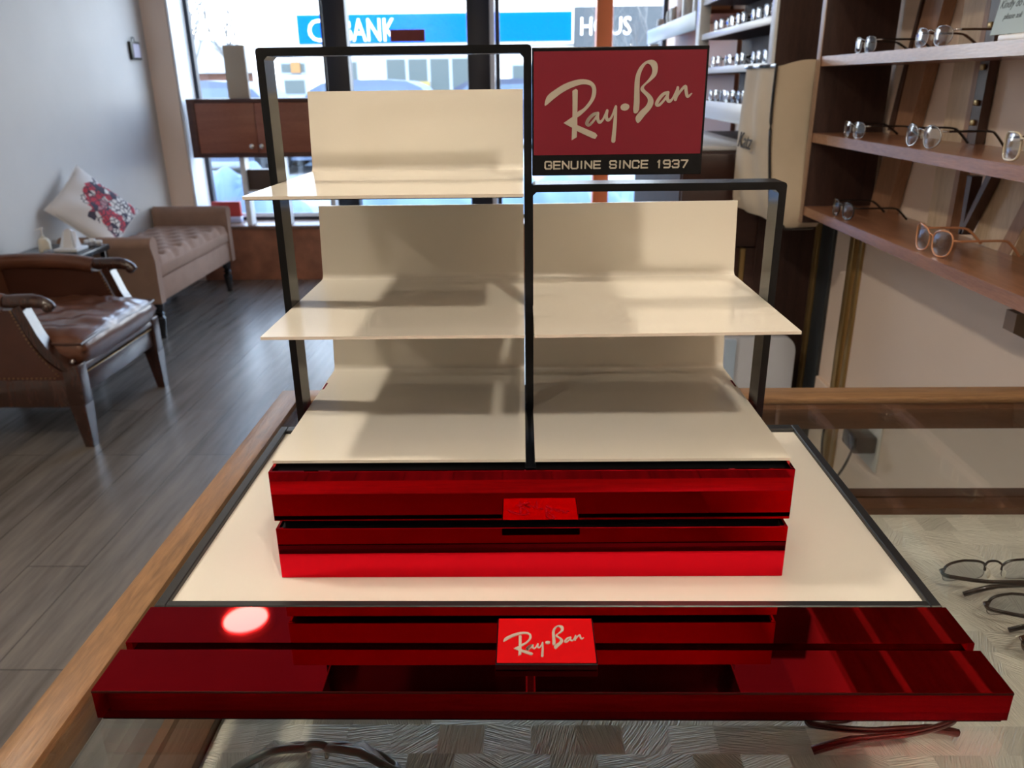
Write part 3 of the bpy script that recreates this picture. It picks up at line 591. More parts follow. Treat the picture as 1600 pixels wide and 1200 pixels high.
# floral cushion leaning on the wall
cu = thing('throw_cushion', (-2.40, 4.00, -.236), 'white square cushion with red and black floral print leaning on its corner', 'cushion')
vx = Vector((.42, .86, 0)).normalized(); vn = Vector((.80, -.40, .52)); vn = (vn-vx*vn.dot(vx)).normalized(); vz = vx.cross(-vn)*1.0
if vz.z < 0: vz = -vz
RM = Matrix((vx, vx.cross(vz)*-1, vz)).transposed()@Matrix.Rotation(math.radians(-36), 3, 'Y')
if RM.determinant() < 0: RM = Matrix((vx, vz.cross(vx), vz)).transposed()@Matrix.Rotation(math.radians(-36), 3, 'Y')
cu.rotation_euler = RM.to_euler()
def pl(s):
    def g(u, v):
        a, b = 2*u-1, 2*v-1; e = max(0, 1-a*a)*max(0, 1-b*b); k = e**.45
        pin = 1-.07*(1-abs(a))*0-.08*(abs(a)*(1-abs(a))*0)
        sx = 1-.10*(1-b*b)*0
        return (.195*a*(1-.07*(1-b*b)), s*.055*k+.004*math.sin(7*a+3*b)*k, .195*b*(1-.07*(1-a*a)))
    return g
m = MB().grid(pl(1), 24, 24).grid(pl(-1), 24, 24); bmesh.ops.remove_doubles(m.bm, verts=m.bm.verts[:], dist=1e-4)
m.build('cushion_cover', PRINT, cu, local=True, ang=1.4)
m = MB(); E_ = [(.195*a*(1-.07*(1-b*b)), 0, .195*b*(1-.07*(1-a*a))) for a, b in [(-1+i*.125, -1) for i in range(16)]+[(1, -1+i*.125) for i in range(16)]+[(1-i*.125, 1) for i in range(16)]+[(-1, 1-i*.125) for i in range(16)]]
m.tube(E_, .003, 6, True, up=(0,1,0)).build('edge_piping', mat('white_cord', (.7, .68, .66), .8), cu, local=True)

# ------------------------------------------------------------------ side table with toiletries
tb = thing('side_table', (-2.37, 3.55, ZF), 'small black side table between the armchair and the bench', 'side table')
MB().box(-2.545, -2.205, 3.38, 3.72, -.398, -.368, .004).build('table_top', mat('blue_black_lacquer', (.018, .024, .030), .25), tb)
for x in (-2.52, -2.23):
    for y in (3.405, 3.695): MB().box(x-.014, x+.014, y-.014, y+.014, ZF, -.399, .002).build('leg', EBONY, tb)
def tagm(mb, n, m, l, c, g=None): return tag(mb.build(n, m), l, c, g)
o = tagm(MB().lathe([(.026, 0), (.030, .004), (.030, .05), (.022, .066), (.010, .072), (.010, .080)], (-2.415, 3.50, -.3675), 18), 'pump_bottle', mat('cream_bottle', (.70, .66, .55), .3), 'cream hand pump bottle on the black side table', 'bottle')
MB().lathe([(.004, 0), (.004, .03), (.009, .031), (.009, .04), (0, .041)], (-2.415, 3.50, -.287), 10).beam((-2.415, 3.50, -.25), (-2.44, 3.485, -.255), .009, .006).build('pump_head', PLASW, o)
o = tagm(MB().box(-2.37, -2.25, 3.485, 3.60, -.3675, -.352, .004), 'tissue_packet', mat('white_card', (.7, .72, .75), .6), 'flat packet with a white tissue pulled up on the side table', 'tissues')
m = MB(); tis = [(-2.36, 3.53), (-2.33, 3.51), (-2.30, 3.545), (-2.27, 3.52), (-2.262, 3.56), (-2.30, 3.575), (-2.34, 3.57)]
top = [(-2.335, 3.54, -.275), (-2.318, 3.53, -.262), (-2.303, 3.545, -.258), (-2.285, 3.53, -.266), (-2.272, 3.548, -.275), (-2.30, 3.556, -.262), (-2.325, 3.552, -.27)]
A = [m.bm.verts.new((x, y, -.352)) for x, y in tis]; B = [m.bm.verts.new(p) for p in top]
for i in range(7): m.bm.faces.new((A[i], A[(i+1) % 7], B[(i+1) % 7], B[i]))
m.bm.faces.new(B); m.bm.faces.new(A[::-1])
m.build('tissue', TISSUE, o, sm=False)
for k, (x, y, h, wh) in enumerate(((-2.295, 3.68, .026, 'nearest the tissue packet'), (-2.262, 3.66, .034, 'taller one of the three'), (-2.225, 3.655, .028, 'nearest the bench seat'))):
    o = tagm(MB().lathe([(.014, 0), (.017, .003), (.017, h-.012)], (x, y, -.3675), 14), 'small_jar', mat('jar_grey', (.28, .27, .28), .3), 'small jar with a white lid on the side table, '+wh, 'jar', 'small jars on the side table')
    MB().lathe([(.018, 0), (.018, .010), (.015, .013), (0, .013)], (x, y, -.3675+h-.012), 14).build('lid', PLASW, o)
o = tagm(MB().lathe([(.02, 0), (.024, .004), (.022, .016), (.016, .02)], (-2.375, 3.455, -.3675), 14), 'pebble_dish', mat('blue_grey_ceramic', (.25, .28, .33), .3), 'low grey dish in front of the pump bottle', 'dish')

# ------------------------------------------------------------------ window ledge display: cabinet on white posts
cb = thing('window_cabinet', (-1.80, 5.42, -.549), 'red brown two door wooden cabinet raised on white posts on the window ledge', 'cabinet')
CX0, CX1, CY0, CY1, CZ0, CZ1 = -2.335, -1.30, 5.30, 5.50, -.070, .318
MB().box(CX0+.03, CX1-.03, CY0+.024, CY1, CZ0+.03, CZ1-.012).build('carcass', CABW, cb)
FR = wood('cabinet_edge', (.055, .017, .012), (.10, .034, .022), 0, .4)
fr = MB().box(CX0, CX0+.055, CY0, CY1, CZ0, CZ1, .003).box(CX1-.055, CX1, CY0, CY1, CZ0, CZ1, .003).box(CX0+.055, CX1-.055, CY0, CY1, CZ1-.028, CZ1, .003).box(CX0+.055, CX1-.055, CY0, CY1, CZ0, CZ0+.03, .003)
fr.build('cabinet_frame', FR, cb)
mid = -1.872
for a, b, kx in ((CX0+.056, mid-.002, mid-.037), (mid+.002, CX1-.056, mid+.032)):
    dd = MB().box(a, b, CY0+.004, CY0+.022, CZ0+.031, CZ1-.029, .002).build('cabinet_door', CABW, cb)
    MB().lathe([(.006, 0), (.006, .012), (.016, .02), (.016, .026), (0, .03)], (0, 0, 0), 14, Matrix.Translation((kx, CY0+.004, .006))@Matrix.Rotation(PI/2, 4, 'X')).build('door_knob', CHROME, dd)
PNL = mat('cream_board', (.50, .43, .34), .6)
o_ = tagm(MB().box(-2.045, -1.90, 5.33, 5.36, .3185, .655, .003), 'cream_panel', PNL, 'tall plain cream board standing on top of the window cabinet', 'board')
for x in (-2.02, -1.74, -1.40):
    MB().box(x-.018, x+.018, 5.36, 5.46, -.548, CZ0-.001, .003).build('support_post', WHITEW, cb)
o = MB().box(-2.001, -1.759, 5.385, 5.47, -.300, -.160, .003).build('drawer_box', mat('dark_brown_card', (.075, .045, .03), .5), cb)
MB().box(-2.001, -1.759, 5.38, 5.475, -.315, -.3005).build('shelf_board', PLASW, cb)
o = tagm(MB().box(-2.335, -2.125, 5.50, 5.53, -.507, -.398, .003), 'red_card_box', mat('red_card', (.42, .035, .03), .55), 'plain red card panel on the window ledge below the wooden cabinet', 'panel')
MB().box(-2.335, -2.125, 5.49, 5.54, -.548, -.508, .002).build('pale_stand', mat('lilac_plastic', (.55, .58, .78), .4), o)

# ------------------------------------------------------------------ eyeglasses
def lens_outline(kind, w, h, n=28):
    P = []
    for k in range(n):
        a = 2*PI*k/n; c, s = math.cos(a), math.sin(a)
        p = {'round': 2.0, 'rect': 3.4, 'panto': 2.4, 'cat': 2.5}[kind]
        x = w/2*math.copysign(abs(c)**(2/p), c); z = h/2*math.copysign(abs(s)**(2/p), s)
        if kind == 'cat': z += .20*h*(x/w+.35)*(.5+z/h); x *= 1+.16*(z/h)
        if kind == 'panto': x *= 1+.12*(z/h)
        P.append((x, z))                    # x grows to the outer side
    return P
def make_glasses(name, label, cat, kind, lw, lh, br, rim_r, m_rim, m_arm, lens=LENS, arm_len=.140, folded=False, rimless_bottom=False, arm_r=.002, group=None, loc=(0,0,0), rot=None, tiny=False, pads=True, flat=1.0, wrap=.006):
    """front in the x-z plane facing -y, lens bottoms at z=0, arms to +y"""
    t = thing(name, loc, label, cat, group, rot)
    zc = lh/2+rim_r; W = br/2+lw+.004
    P = lens_outline(kind, lw, lh, 16 if tiny else 28)
    seg = 5 if tiny else 8
    fr = MB()
    for s in (-1, 1):
        ring = [(s*(br/2+lw/2+x), -.006*(1-abs(x)/lw)+wrap*(abs(br/2+lw/2+x)/W)**2, zc+z) for x, z in P]
        if rimless_bottom:
            up = [q for q in ring if q[2] >= zc-.001]; up.sort(key=lambda q: q[0]); fr.tube(up, rim_r, seg, flat=flat)
            lo_ = [q for q in ring if q[2] <= zc+.001]; lo_.sort(key=lambda q: q[0]); fr.tube(lo_, .0004, 4)
        else: fr.tube(ring, rim_r, seg, True, up=(0, 1, 0), flat=flat)
    bz = zc+lh*.22
    fr.tube(spline([(-br/2-.001, -.003, bz), (-br/4, -.006, bz+.004), (br/4, -.006, bz+.004), (br/2+.001, -.003, bz)], 4), max(rim_r*.9, .0012), seg)
    for s in (-1, 1): fr.tube([(s*(W-.004), wrap-.002, zc+lh*.27), (s*(W+.002), wrap, zc+lh*.27), (s*(W+.003), wrap+.006, zc+lh*.27)], max(rim_r*1.1, .0018), seg)
    fr.build('frame_front', m_rim, t, local=True, ang=1.2)
    for s in (-1, 1):
        m = MB(); Q = [(s*(br/2+lw/2+x*.985), -.006*(1-abs(x)/lw)+wrap*(abs(br/2+lw/2+x)/W)**2, zc+z*.985) for x, z in P]
        c = m.bm.verts.new((s*(br/2+lw/2), -.0085, zc)); V = [m.bm.verts.new(q) for q in Q]; c2 = m.bm.verts.new((s*(br/2+lw/2), -.0070, zc)); V2 = [m.bm.verts.new((q[0], q[1]+.0015, q[2])) for q in Q]
        n = len(V)
        for i in range(n):
            m.bm.faces.new((c, V[i], V[(i+1) % n])); m.bm.faces.new((c2, V2[(i+1) % n], V2[i])); m.bm.faces.new((V[i], V2[i], V2[(i+1) % n], V[(i+1) % n]))
        m.build('lens', lens, t, local=True, ang=1.0)
        za = zc+lh*.27
        if folded:
            a0 = Vector((s*(W+.003), wrap+.007, za)); L = arm_len*.92; off = .006 if s > 0 else .013
            pts = spline([a0, a0+Vector((-s*.006, off, -.0)), a0+Vector((-s*L*.35, off+.008, -.002)), a0+Vector((-s*L*.70, off+.009, -.003)), a0+Vector((-s*L*.86, off+.008, -.008)), a0+Vector((-s*L*.98, off+.006, -.015))], 5)
        else:
            pts = spline([(s*(W+.003), wrap+.007, za), (s*(W+.004), .05, za), (s*(W+.001), arm_len*.68, za-.001), (s*(W-.003), arm_len*.80, za-.008), (s*(W-.006), arm_len*.97, max(.003, za-.032))], 5)
        m = MB().tube(pts, [arm_r*(1 if i < len(pts)*.6 else 1.25) for i in range(len(pts))], 4 if tiny else 8, flat=.8)
        ar = m.build('temple_arm', m_arm, t, local=True, ang=1.2)
        if pads and not tiny:
            MB().ball((s*(br/2-.001), .004, zc-.001), (.0018, .003, .0055), 8).tube([(s*(br/2+.001), -.002, zc+.006), (s*(br/2-.002), .002, zc+.004), (s*(br/2-.001), .004, zc)], .0005, 5).build('nose_pad', mat('clear_silicone', (.6, .58, .52), .2) if 'clear_silicone' not in bpy.data.materials else bpy.data.materials['clear_silicone'], t, local=True)
    return t
STEEL = mat('dark_steel', (.09, .085, .085), .25, .9); BLKAC = mat('black_acetate', (.010, .009, .010), .15, coat=.5); SILV = mat('silver_metal', (.55, .55, .55), .18, 1)
PEACH = mat('peach_acetate', (.62, .28, .14), .18, coat=.6); CLEARF = mat('champagne_clear_acetate', (.55, .48, .36), .12, coat=.6); BROWNT = mat('brown_tortoise', (.06, .025, .014), .2, coat=.4)
GREYF = mat('grey_green_acetate', (.10, .135, .14), .28, coat=.4); MAROON = mat('maroon_metal', (.10, .012, .012), .2, .5, coat=.4)

# ------------------------------------------------------------------ wall shelf unit on the right
SX0, SX1 = .765, .953                       # front edge and back of the boards
YP = 1.862                                  # the dark end panel
un = thing('wall_shelf_unit', (.86, 1.2, .0), 'open walnut shelf unit with dark end panel and timber braces on the beige wall', 'shelving')
MB().box(SX0, SX1, YP-.001, YP+.022, .0175, 1.55, .001).build('end_panel', WALNUTP, un)
MB().box(SX0-.004, SX0-.0005, YP-.004, YP+.024, .0175, 1.55, .001).build('panel_edging', wood('pale_edging', (.25, .15, .10), (.42, .28, .20), 2, .35), un)
def board(z0, z1, y0=.15):                  # z is the top of the board
    MB().hexa([(SX0, y0, z1-.024), (SX1, y0, z1-.024), (SX1, YP-.002, z0-.024), (SX0, YP-.002, z0-.024), (SX0, y0, z1), (SX1, y0, z1), (SX1, YP-.002, z0), (SX0, YP-.002, z0)]).build('shelf_board', WALNUT, un)
Z1, Z2, Z3 = .4500, .2625, .0640
ZS = [(.452, .452), (.2600, .2700), (.0640, .0800), (.648, .648), (.845, .845), (1.04, 1.04)]
for a, b in ZS: board(a, b)
def onwall(pts, th, name, m, x1=SX1+.010):
    return MB().prism(pts, lambda u, v, q: (q, u, v), x1-th, x1).build(name, m, un, sm=False)
def strip(a, b, w): # a,b=(y,z); w = width along y
    return [(a[0]-w/2, a[1]), (a[0]+w/2, a[1]), (b[0]+w/2, b[1]), (b[0]-w/2, b[1])]
# braces and battens fixed to the wall behind the shelves
onwall([(1.575, .62), (1.665, .62), (1.835, .03), (1.72, .03)], .030, 'brace', LUMBERD, .962)
onwall([(1.645, .80), (1.685, .80), (1.685, .62), (1.775, .27), (1.745, .27)], .034, 'brace_edge_and_shade', TIMBER_AND_GAP, .962)  # dark strip stands in for the shadow gap beside the brace
onwall([(1.425, .0), (1.515, .0), (1.515, 1.2), (1.425, 1.2)], .012, 'batten', LUMBER, .955)
onwall([(1.405, .02), (1.424, .02), (1.424, 1.2), (1.405, 1.2)], .020, 'batten_edge', LUMBERD, .962)
onwall([(1.368, .255), (1.404, .255), (1.404, 1.2), (1.368, 1.2)], .020, 'slotted_rail', TIMBER_AND_GAP, .962)
hb = MB()
for z in (.30, .34, .41, .49, .56): hb.box(.936, .941, 1.378, 1.394, z, z+.012, .002)
hb.build('rail_clips', GOLD, un)
onwall([(1.290, .205), (1.310, .205), (1.302, .085), (1.290, .085)], .022, 'bracket_upright', TIMBER_AND_GAP, .930)
onwall([(1.290, .085), (1.302, .085), (1.235, .222), (1.215, .222)], .022, 'bracket_strut', TIMBER_AND_GAP, .930)
onwall([(1.07, .28), (1.22, .28), (1.30, .05), (1.15, .05)], .022, 'brace', LUMBER, .955)
onwall([(1.05, .28), (1.09, .28), (1.20, .05), (1.16, .05)], .030, 'brace_edge_and_shade', LUMBERD, .962)
MB().prism([(SX1, .04), (.775, .04), (.775, .008), (.80, -.004), (SX1, -.016)], lambda u, v, q: (u, q, v), .835, .865).build('support_bracket', mat('grey_brown_timber', (.14, .09, .06), .5), un, sm=False)

def top(i, y):
    a, b = ZS[i]; return b+(a-b)*(y-.15)/(YP-.152)
sg_ = [('t1', 0, 1.638, 'rect', .046, .034, .018, .0008, SILV, STEEL, LENS, 'Rimless-looking silver eyeglasses on the upper walnut shelf beside the dark end panel'),
       ('t2', 0, 1.303, 'panto', .052, .036, .020, .0009, SILV, BROWNT, LENS, 'Thin silver eyeglasses with tortoise arms beside the notice card on the upper shelf'),
       ('m1', 1, 1.637, 'rect', .048, .036, .018, .0009, SILV, BLKAC, LENS, 'Thin rimmed eyeglasses deep in the middle shelf beside the end panel'),
       ('m2', 1, 1.278, 'round', .050, .043, .020, .0016, SILV, BLKAC, LENS, 'Round silver rimmed eyeglasses with black arms, centre of the middle shelf'),
       ('m3', 1, .925, 'rect', .050, .044, .018, .0022, CLEARF, BROWNT, LENS, 'Champagne clear framed eyeglasses on the middle shelf at the edge of view'),
       ('b1', 2, 1.640, 'panto', .052, .040, .020, .0018, BLKAC, BLKAC, LENSD, 'Black framed eyeglasses on the lowest walnut shelf beside the end panel'),
       ('b2', 2, 1.166, 'cat', .060, .046, .012, .0017, PEACH, PEACH, LENSD, 'Peach orange cat eye glasses on the lowest walnut shelf')]
for k, i, y, kind, lw, lh, br, rr_, m1, m2, ln, lab in sg_:
    make_glasses('eyeglasses', lab, 'glasses', kind, lw, lh, br, rr_, m1, m2, ln, arm_len=.142, arm_r=.0022, group='eyeglasses on the walnut wall shelves', loc=(SX0+.022, y, top(i, y)+.0006), rot=(0, 0, -PI/2+(.10 if k in ('m2', 't2') else .04)))
# notice card in a white holder
nc = thing('notice_card', (.81, 1.03, top(0, 1.03)), 'pale blue notice card with script lettering in a white holder on the upper shelf', 'notice')
MB().box(.798, .815, .93, 1.090, top(0, 1.03)+.0005, top(0, 1.03)+.012, .003).build('card_holder', WHITE, nc)
cM = Matrix.Translation((.806, 1.128, .465))@Matrix.Rotation(-PI/2, 4, 'Z')@Matrix.Rotation(math.radians(82), 4, 'X')
MB().box(0, .200, 0, .110, -.001, .001, M=cM).build('card', GREYGREEN, nc)
INK = mat('dark_ink', (.05, .06, .07), .6)
MB().text('Kindly do not', cM@Matrix.Translation((.006, .038, .001)), width=.092, height=.017, ext=.0003, shear=.35).build('card_lettering', INK, nc, sm=False)
MB().text('please ask', cM@Matrix.Translation((.026, .021, .001)), width=.056, height=.012, ext=.0003, shear=.35).build('card_lettering', INK, nc, sm=False)

# ------------------------------------------------------------------ far dark cabinet with open bays
fc = thing('tall_cabinet', (.82, 2.85, ZF), 'tall dark walnut cabinet with white edged open shelves and drawers below', 'cabinet')
Y0, Y1 = 2.29, 3.46
MB().box(.768, XR-.002, Y0, Y0+.02, -.90, 1.5).build('side_panel', WALNUTP, fc)
MB().box(XR-.012, XR-.002, Y0+.02, Y1, .30, 1.5).build('back_panel', WALNUTP, fc)
MB().box(.758, .767, Y0, Y0+.050, .40, 1.5, .001).build('front_edging', WHITE, fc)
MB().box(.755, .80, Y1-.02, Y1+.055, .30, 1.5, .001).build('white_post', WHITE, fc)
def fsh(z, n='white_edged_shelf', th=.024):
    o = MB().box(.778, XR-.013, Y0+.021, Y1-.021, z-th, z).build(n, WALNUTP, fc)
    MB().box(.765, .777, Y0+.051 if z > .4 else Y0+.1, Y1-.021, z-th, z, .001).build('shelf_edging', WHITE, o)
    return o
FZ = [.586, .448]
for z in (.86, .725): fsh(z)
for z in FZ: fsh(z)
MB().box(.765, .777, 2.50, Y1-.021, .245, .315, .001).build('white_fascia', WHITEW, fc)
MB().box(.778, XR-.013, Y0+.021, Y1-.021, .291, .315).build('lower_shelf', WALNUTP, fc)
MB().box(.56, .764, Y0+.06, Y1, .178, .192, .002).build('counter_ledge', mat('pale_laminate', (.62, .62, .64), .3), fc)
o = MB().box(.500, XR-.002, Y0+.03, Y1, ZF+.02, .177).build('base_carcass', WALNUTP, fc)
DW = wood('dark_drawer_front', (.022, .008, .006), (.055, .021, .014), 0, .35)
for z0, z1 in ((.075, .172), (-.135, .070)): MB().box(.505, .96, Y0+.012, Y0+.029, z0, z1, .002).build('drawer_front', DW, fc)
MB().box(.505, .715, Y0+.012, Y0+.029, -.93, -.140, .002).build('cabinet_door', DW, fc)
MB().box(.735, .96, Y0+.012, Y0+.029, -.93, -.140, .002).build('cabinet_door', DW, fc)
MB().box(.717, .733, Y0+.005, Y0+.029, -.93, -.140, .001).build('brass_strip', GOLD, fc)
# glasses on those shelves
proto = make_glasses('shelf_eyeglasses', 'silvery eyeglasses', 'glasses', 'rect', .052, .040, .018, .0018, SILV, STEEL, LENS, arm_len=.135, tiny=True, pads=False, group='eyeglasses in the dark cabinet', loc=(.785, 3.2, FZ[0]))
rows = [('top visible shelf', FZ[0], [3.19, 3.02, 2.83, 2.64, 2.45], 1.0), ('second visible shelf', FZ[1], [3.20, 3.01, 2.80, 2.59, 2.42], .97), ('lowest visible shelf', .315, [3.20, 3.05, 2.90, 2.75, 2.60], 1.0)]
words = ['nearest the window', 'second from the window', 'in the middle', 'second nearest the hanging bag', 'nearest the hanging bag']
first = True
for nm, z, ys_, sc in rows:
    for j, y in enumerate(ys_):
        g = proto if first else copy_tree(proto); first = False
        g.location = (.785+(j % 2)*.004, y, z+.0004+H); g.rotation_euler = (0, 0, -PI/2+[.12, -.05, .08, .02, .1][j]); g.scale = (sc, sc, sc)
        g['label'] = 'silvery eyeglasses on the %s of the dark cabinet, %s' % (nm, words[j])
        g['_o'] = (.785, y, z)
# shelf run in the window corner: pale fascia, boxes, glassware
wr = thing('window_corner_shelf', (.86, 4.3, .62), 'pale blue fronted shelf with glowing glint dots beneath, running from the cabinet to the window', 'shelf')
MB().box(.765, .775, 3.60, 5.15, .615, .695, .002).build('shelf_fascia', mat('pale_blue_laminate', (.55, .68, .76), .3), wr)
MB().box(.776, XR-.001, 3.52, 5.15, .675, .693).build('shelf_board', CABW, wr)
SPOT = mat('glowing_glint', (1, .85, .62), .5, emis=9)
for k in range(7): MB().lathe([(.0, 0), (.016, .0), (.016, .006), (0, .006)], (.83, 3.66+k*.17, .6685), 12).build('glint_disc', SPOT, wr)  # bright reflected dots under the shelf, put in as glowing discs
MB().box(XR-.02, XR-.001, 3.52, 5.15, ZF, .67).build('back_board', mat('rust_brown_board', (.24, .085, .05), .5), wr)
MB().box(.767, .82, 5.02, 5.11, ZF, .612, .003).build('white_post', WHITE, wr)
MB().box(.79, XR-.02, 3.52, 5.0, .42, .44).build('lower_shelf_board', mat('tan_board', (.40, .25, .16), .5), wr)
for k, (y, z, hh, dd) in enumerate(((4.75, .695, .10, .16), (4.45, .695, .15, .16), (4.12, .695, .20, .2), (3.82, .695, .26, .2))):
    tagm(MB().box(.845, .945, y-.12, y+.12, z, z+hh, .003), 'brown_carton', mat('brown_carton_%d' % k, (.33+.02*k, .15+.01*k, .08), .6), ['low brown carton nearest the window on the pale shelf', 'brown carton second from the window on the pale shelf', 'tall brown carton on the pale shelf near the cabinet', 'tallest brown carton beside the white cabinet post'][k], 'box', 'brown cartons in the window corner')
for k, (x, y, r, h) in enumerate(((.80, 4.86, .022, .05), (.80, 4.55, .016, .07), (.805, 4.48, .016, .08), (.80, 4.41, .016, .075), (.81, 4.02, .034, .12), (.81, 3.74, .034, .14))):
    tagm(MB().lathe([(r*.8, 0), (r, .004), (r, h*.8), (r*.7, h), (0, h)], (x, y, .695), 14), 'white_jar', mat('white_glass_%d' % k, (.72, .76, .78), .2), ['squat white jar closest to the window on the pale shelf', 'slim white tube, first of three standing together', 'slim white tube, middle of three standing together', 'slim white tube, last of three towards the cabinet', 'wide white jar in front of the tall brown carton', 'tallest white jar next to the cabinet post'][k], 'jar')
tagm(MB().box(.80, .92, 3.7, 4.25, .441, .462, .008), 'folded_white_cloth', mat('white_cloth', (.65, .68, .72), .8), 'flat white folded bundle under the pale shelf', 'cloth')

# ------------------------------------------------------------------ garment bag hanging on the end panel
bg_ = thing('hanging_bag', (.70, 2.03, .43), 'large beige canvas bag with black piping hanging beside the dark end panel', 'bag')
def bagf(u, v):
    # u round the section, v from the top (0) down (1)
    x0 = .655-.010*math.sin(min(1, v*1.6)*PI/2); x1 = .835; sxx = .008+.030*v
    y0, y1 = 1.905+.012*math.sin(v*5), 2.22
    z = .428-.43*v
    c = [(x1, y0), (x0+sxx, y0-.01), (x0+.004, y1-.02), (x1, y1)]
    q = u*4; i = int(q) % 4; t = q-int(q); a, b = c[i], c[(i+1) % 4]
    x = a[0]+(b[0]-a[0])*t; y = a[1]+(b[1]-a[1])*t
    if i == 0: y -= .010*math.sin(PI*t)
    if i == 1: x -= .012*math.sin(PI*t)*math.sin(PI*v)-.007*math.sin(t*11+v*5)*math.sin(PI*t)
    if v > .86:
        k = (v-.86)/.14; m_ = 1-.10*k*k; x = .72+(x-.72)*m_; y = 2.06+(y-2.06)*m_
        if x < .72: z += .02*k
    return (x, y, z+(.018*math.sin(t*PI) if (v < .02 and i == 0) else 0))
m = MB().grid(bagf, 48, 40, closed_u=True)
g = [e for e in m.bm.edges if e.is_boundary]; bmesh.ops.holes_fill(m.bm, edges=g, sides=0)
m.build('bag_body', BAGM, bg_, ang=.9)
MB().tube([tuple(Vector(bagf(.25, v/24))+Vector((-.004, -.004, 0))) for v in range(25)], .0042, 6).build('black_piping', BLKAC, bg_)
MB().tube([tuple(Vector(bagf(.25+.25*k/10, 0))+Vector((-.003, 0, .004))) for k in range(11)], .005, 6).build('top_binding', BLKAC, bg_)
MB().tube([tuple(Vector(bagf(.02+.22*k/10, 1))+Vector((0, -.003, -.003))) for k in range(11)], .0035, 6).build('bottom_binding', BLKAC, bg_)
MB().tube([(.80, 1.93, .43), (.80, 1.96, .50), (.83, 1.99, .505), (.83, 2.02, .43)], .006, 6).build('hanging_loop', BLKAC, bg_)
LM = Matrix(((0,0,-1,.640), (-1,0,0,2.15), (0,1,0,.205), (0,0,0,1)))
MB().text('Katz', LM, width=.16, height=.045, ext=.002, shear=.5).build('bag_lettering', mat('faded_black_print', (.06, .05, .045), .8), bg_, sm=False)

# white rounded panel in front of the dark cabinet
o = tagm(MB().prism([(.60, ZF+.0005), (.895, ZF+.0005), (.895, -.47)]+[(.855+.040*math.cos(a*PI/16), -.47+.055*math.sin(a*PI/16)) for a in range(1, 9)]+[(.60, -.415)], lambda u, v, q: (u, q, v), 2.16, 2.185), 'white_partition_board', mat('cool_white_laminate', (.66, .70, .78), .4), 'white board with a rounded corner standing in front of the dark cabinet', 'board')
MB().box(.655, .69, 2.145, 2.159, ZF+.001, -.42).build('vertical_rib', mat('light_blue_trim', (.48, .62, .80), .4), o)

# wall outlet with a black plug and looping cable
o = tagm(MB().box(XR-.006, XR, 1.60, 1.72, -.64, -.50, .002), 'wall_socket', PLASW, 'white socket plate low on the beige wall behind the counter', 'socket')
o = thing('power_adapter', (.935, 1.66, -.56), 'black power adapter with a looping cable plugged into the beige wall', 'adapter')
MB().box(.895, XR-.0065, 1.61, 1.70, -.585, -.535, .006).build('adapter_body', BLKAC, o)
MB().tube(spline([(.90, 1.62, -.56), (.87, 1.60, -.62), (.88, 1.70, -.72), (.89, 1.80, -.70), (.90, 1.84, -.60), (.92, 1.78, -.56), (.93, 1.71, -.555)], 6), .004, 8).build('cable', BLKAC, o)

# ------------------------------------------------------------------ spectacles lying inside the glass counter
ZD = -.1595
make_glasses('folded_eyeglasses', 'folded black half rim eyeglasses, farthest back of those in the counter', 'glasses', 'rect', .052, .026, .020, .0016, BLKAC, BLKAC, LENSD, arm_len=.135, folded=True, rimless_bottom=True, arm_r=.0026, group='folded eyeglasses in the glass counter', loc=(.534, .390, ZD), rot=(0, 0, PI+.03))
make_glasses('folded_eyeglasses', 'folded black half rim eyeglasses, middle pair of three beside the display tray', 'glasses', 'rect', .052, .026, .020, .0016, STEEL, BLKAC, LENSD, arm_len=.135, folded=True, rimless_bottom=True, arm_r=.0024, group='folded eyeglasses in the glass counter', loc=(.552, .322, ZD), rot=(0, 0, PI-.06))
make_glasses('folded_eyeglasses', 'folded dark bronze eyeglasses nearest the front of the three beside the tray', 'glasses', 'panto', .052, .032, .020, .0018, BROWNT, BLKAC, LENSD, arm_len=.135, folded=True, arm_r=.003, group='folded eyeglasses in the glass counter', loc=(.553, .262, ZD), rot=(0, 0, PI+.0))
make_glasses('folded_eyeglasses', 'maroon metal eyeglasses folded under the red base inside the counter', 'glasses', 'rect', .050, .028, .020, .0018, MAROON, MAROON, LENS, arm_len=.150, folded=True, arm_r=.0034, group='folded eyeglasses in the glass counter', loc=(.300, .166, ZD), rot=(0, 0, PI+.10))
make_glasses('wraparound_eyeglasses', 'grey green acetate eyeglasses lying face up at the front of the counter', 'glasses', 'rect', .060, .032, .018, .0036, GREYF, GREYF, LENS, arm_len=.130, folded=True, arm_r=.0030, loc=(-.194, .128, ZD+.008), rot=(math.radians(-50), 0, PI), wrap=.020)

# ------------------------------------------------------------------ the street outside
struct(MB().box(-40, 30, 5.72, 60, ZF-.35, ZF-.15), 'ground', mat('snowy_street', (.13, .15, .18), .7, noise=.2, nscale=.6))
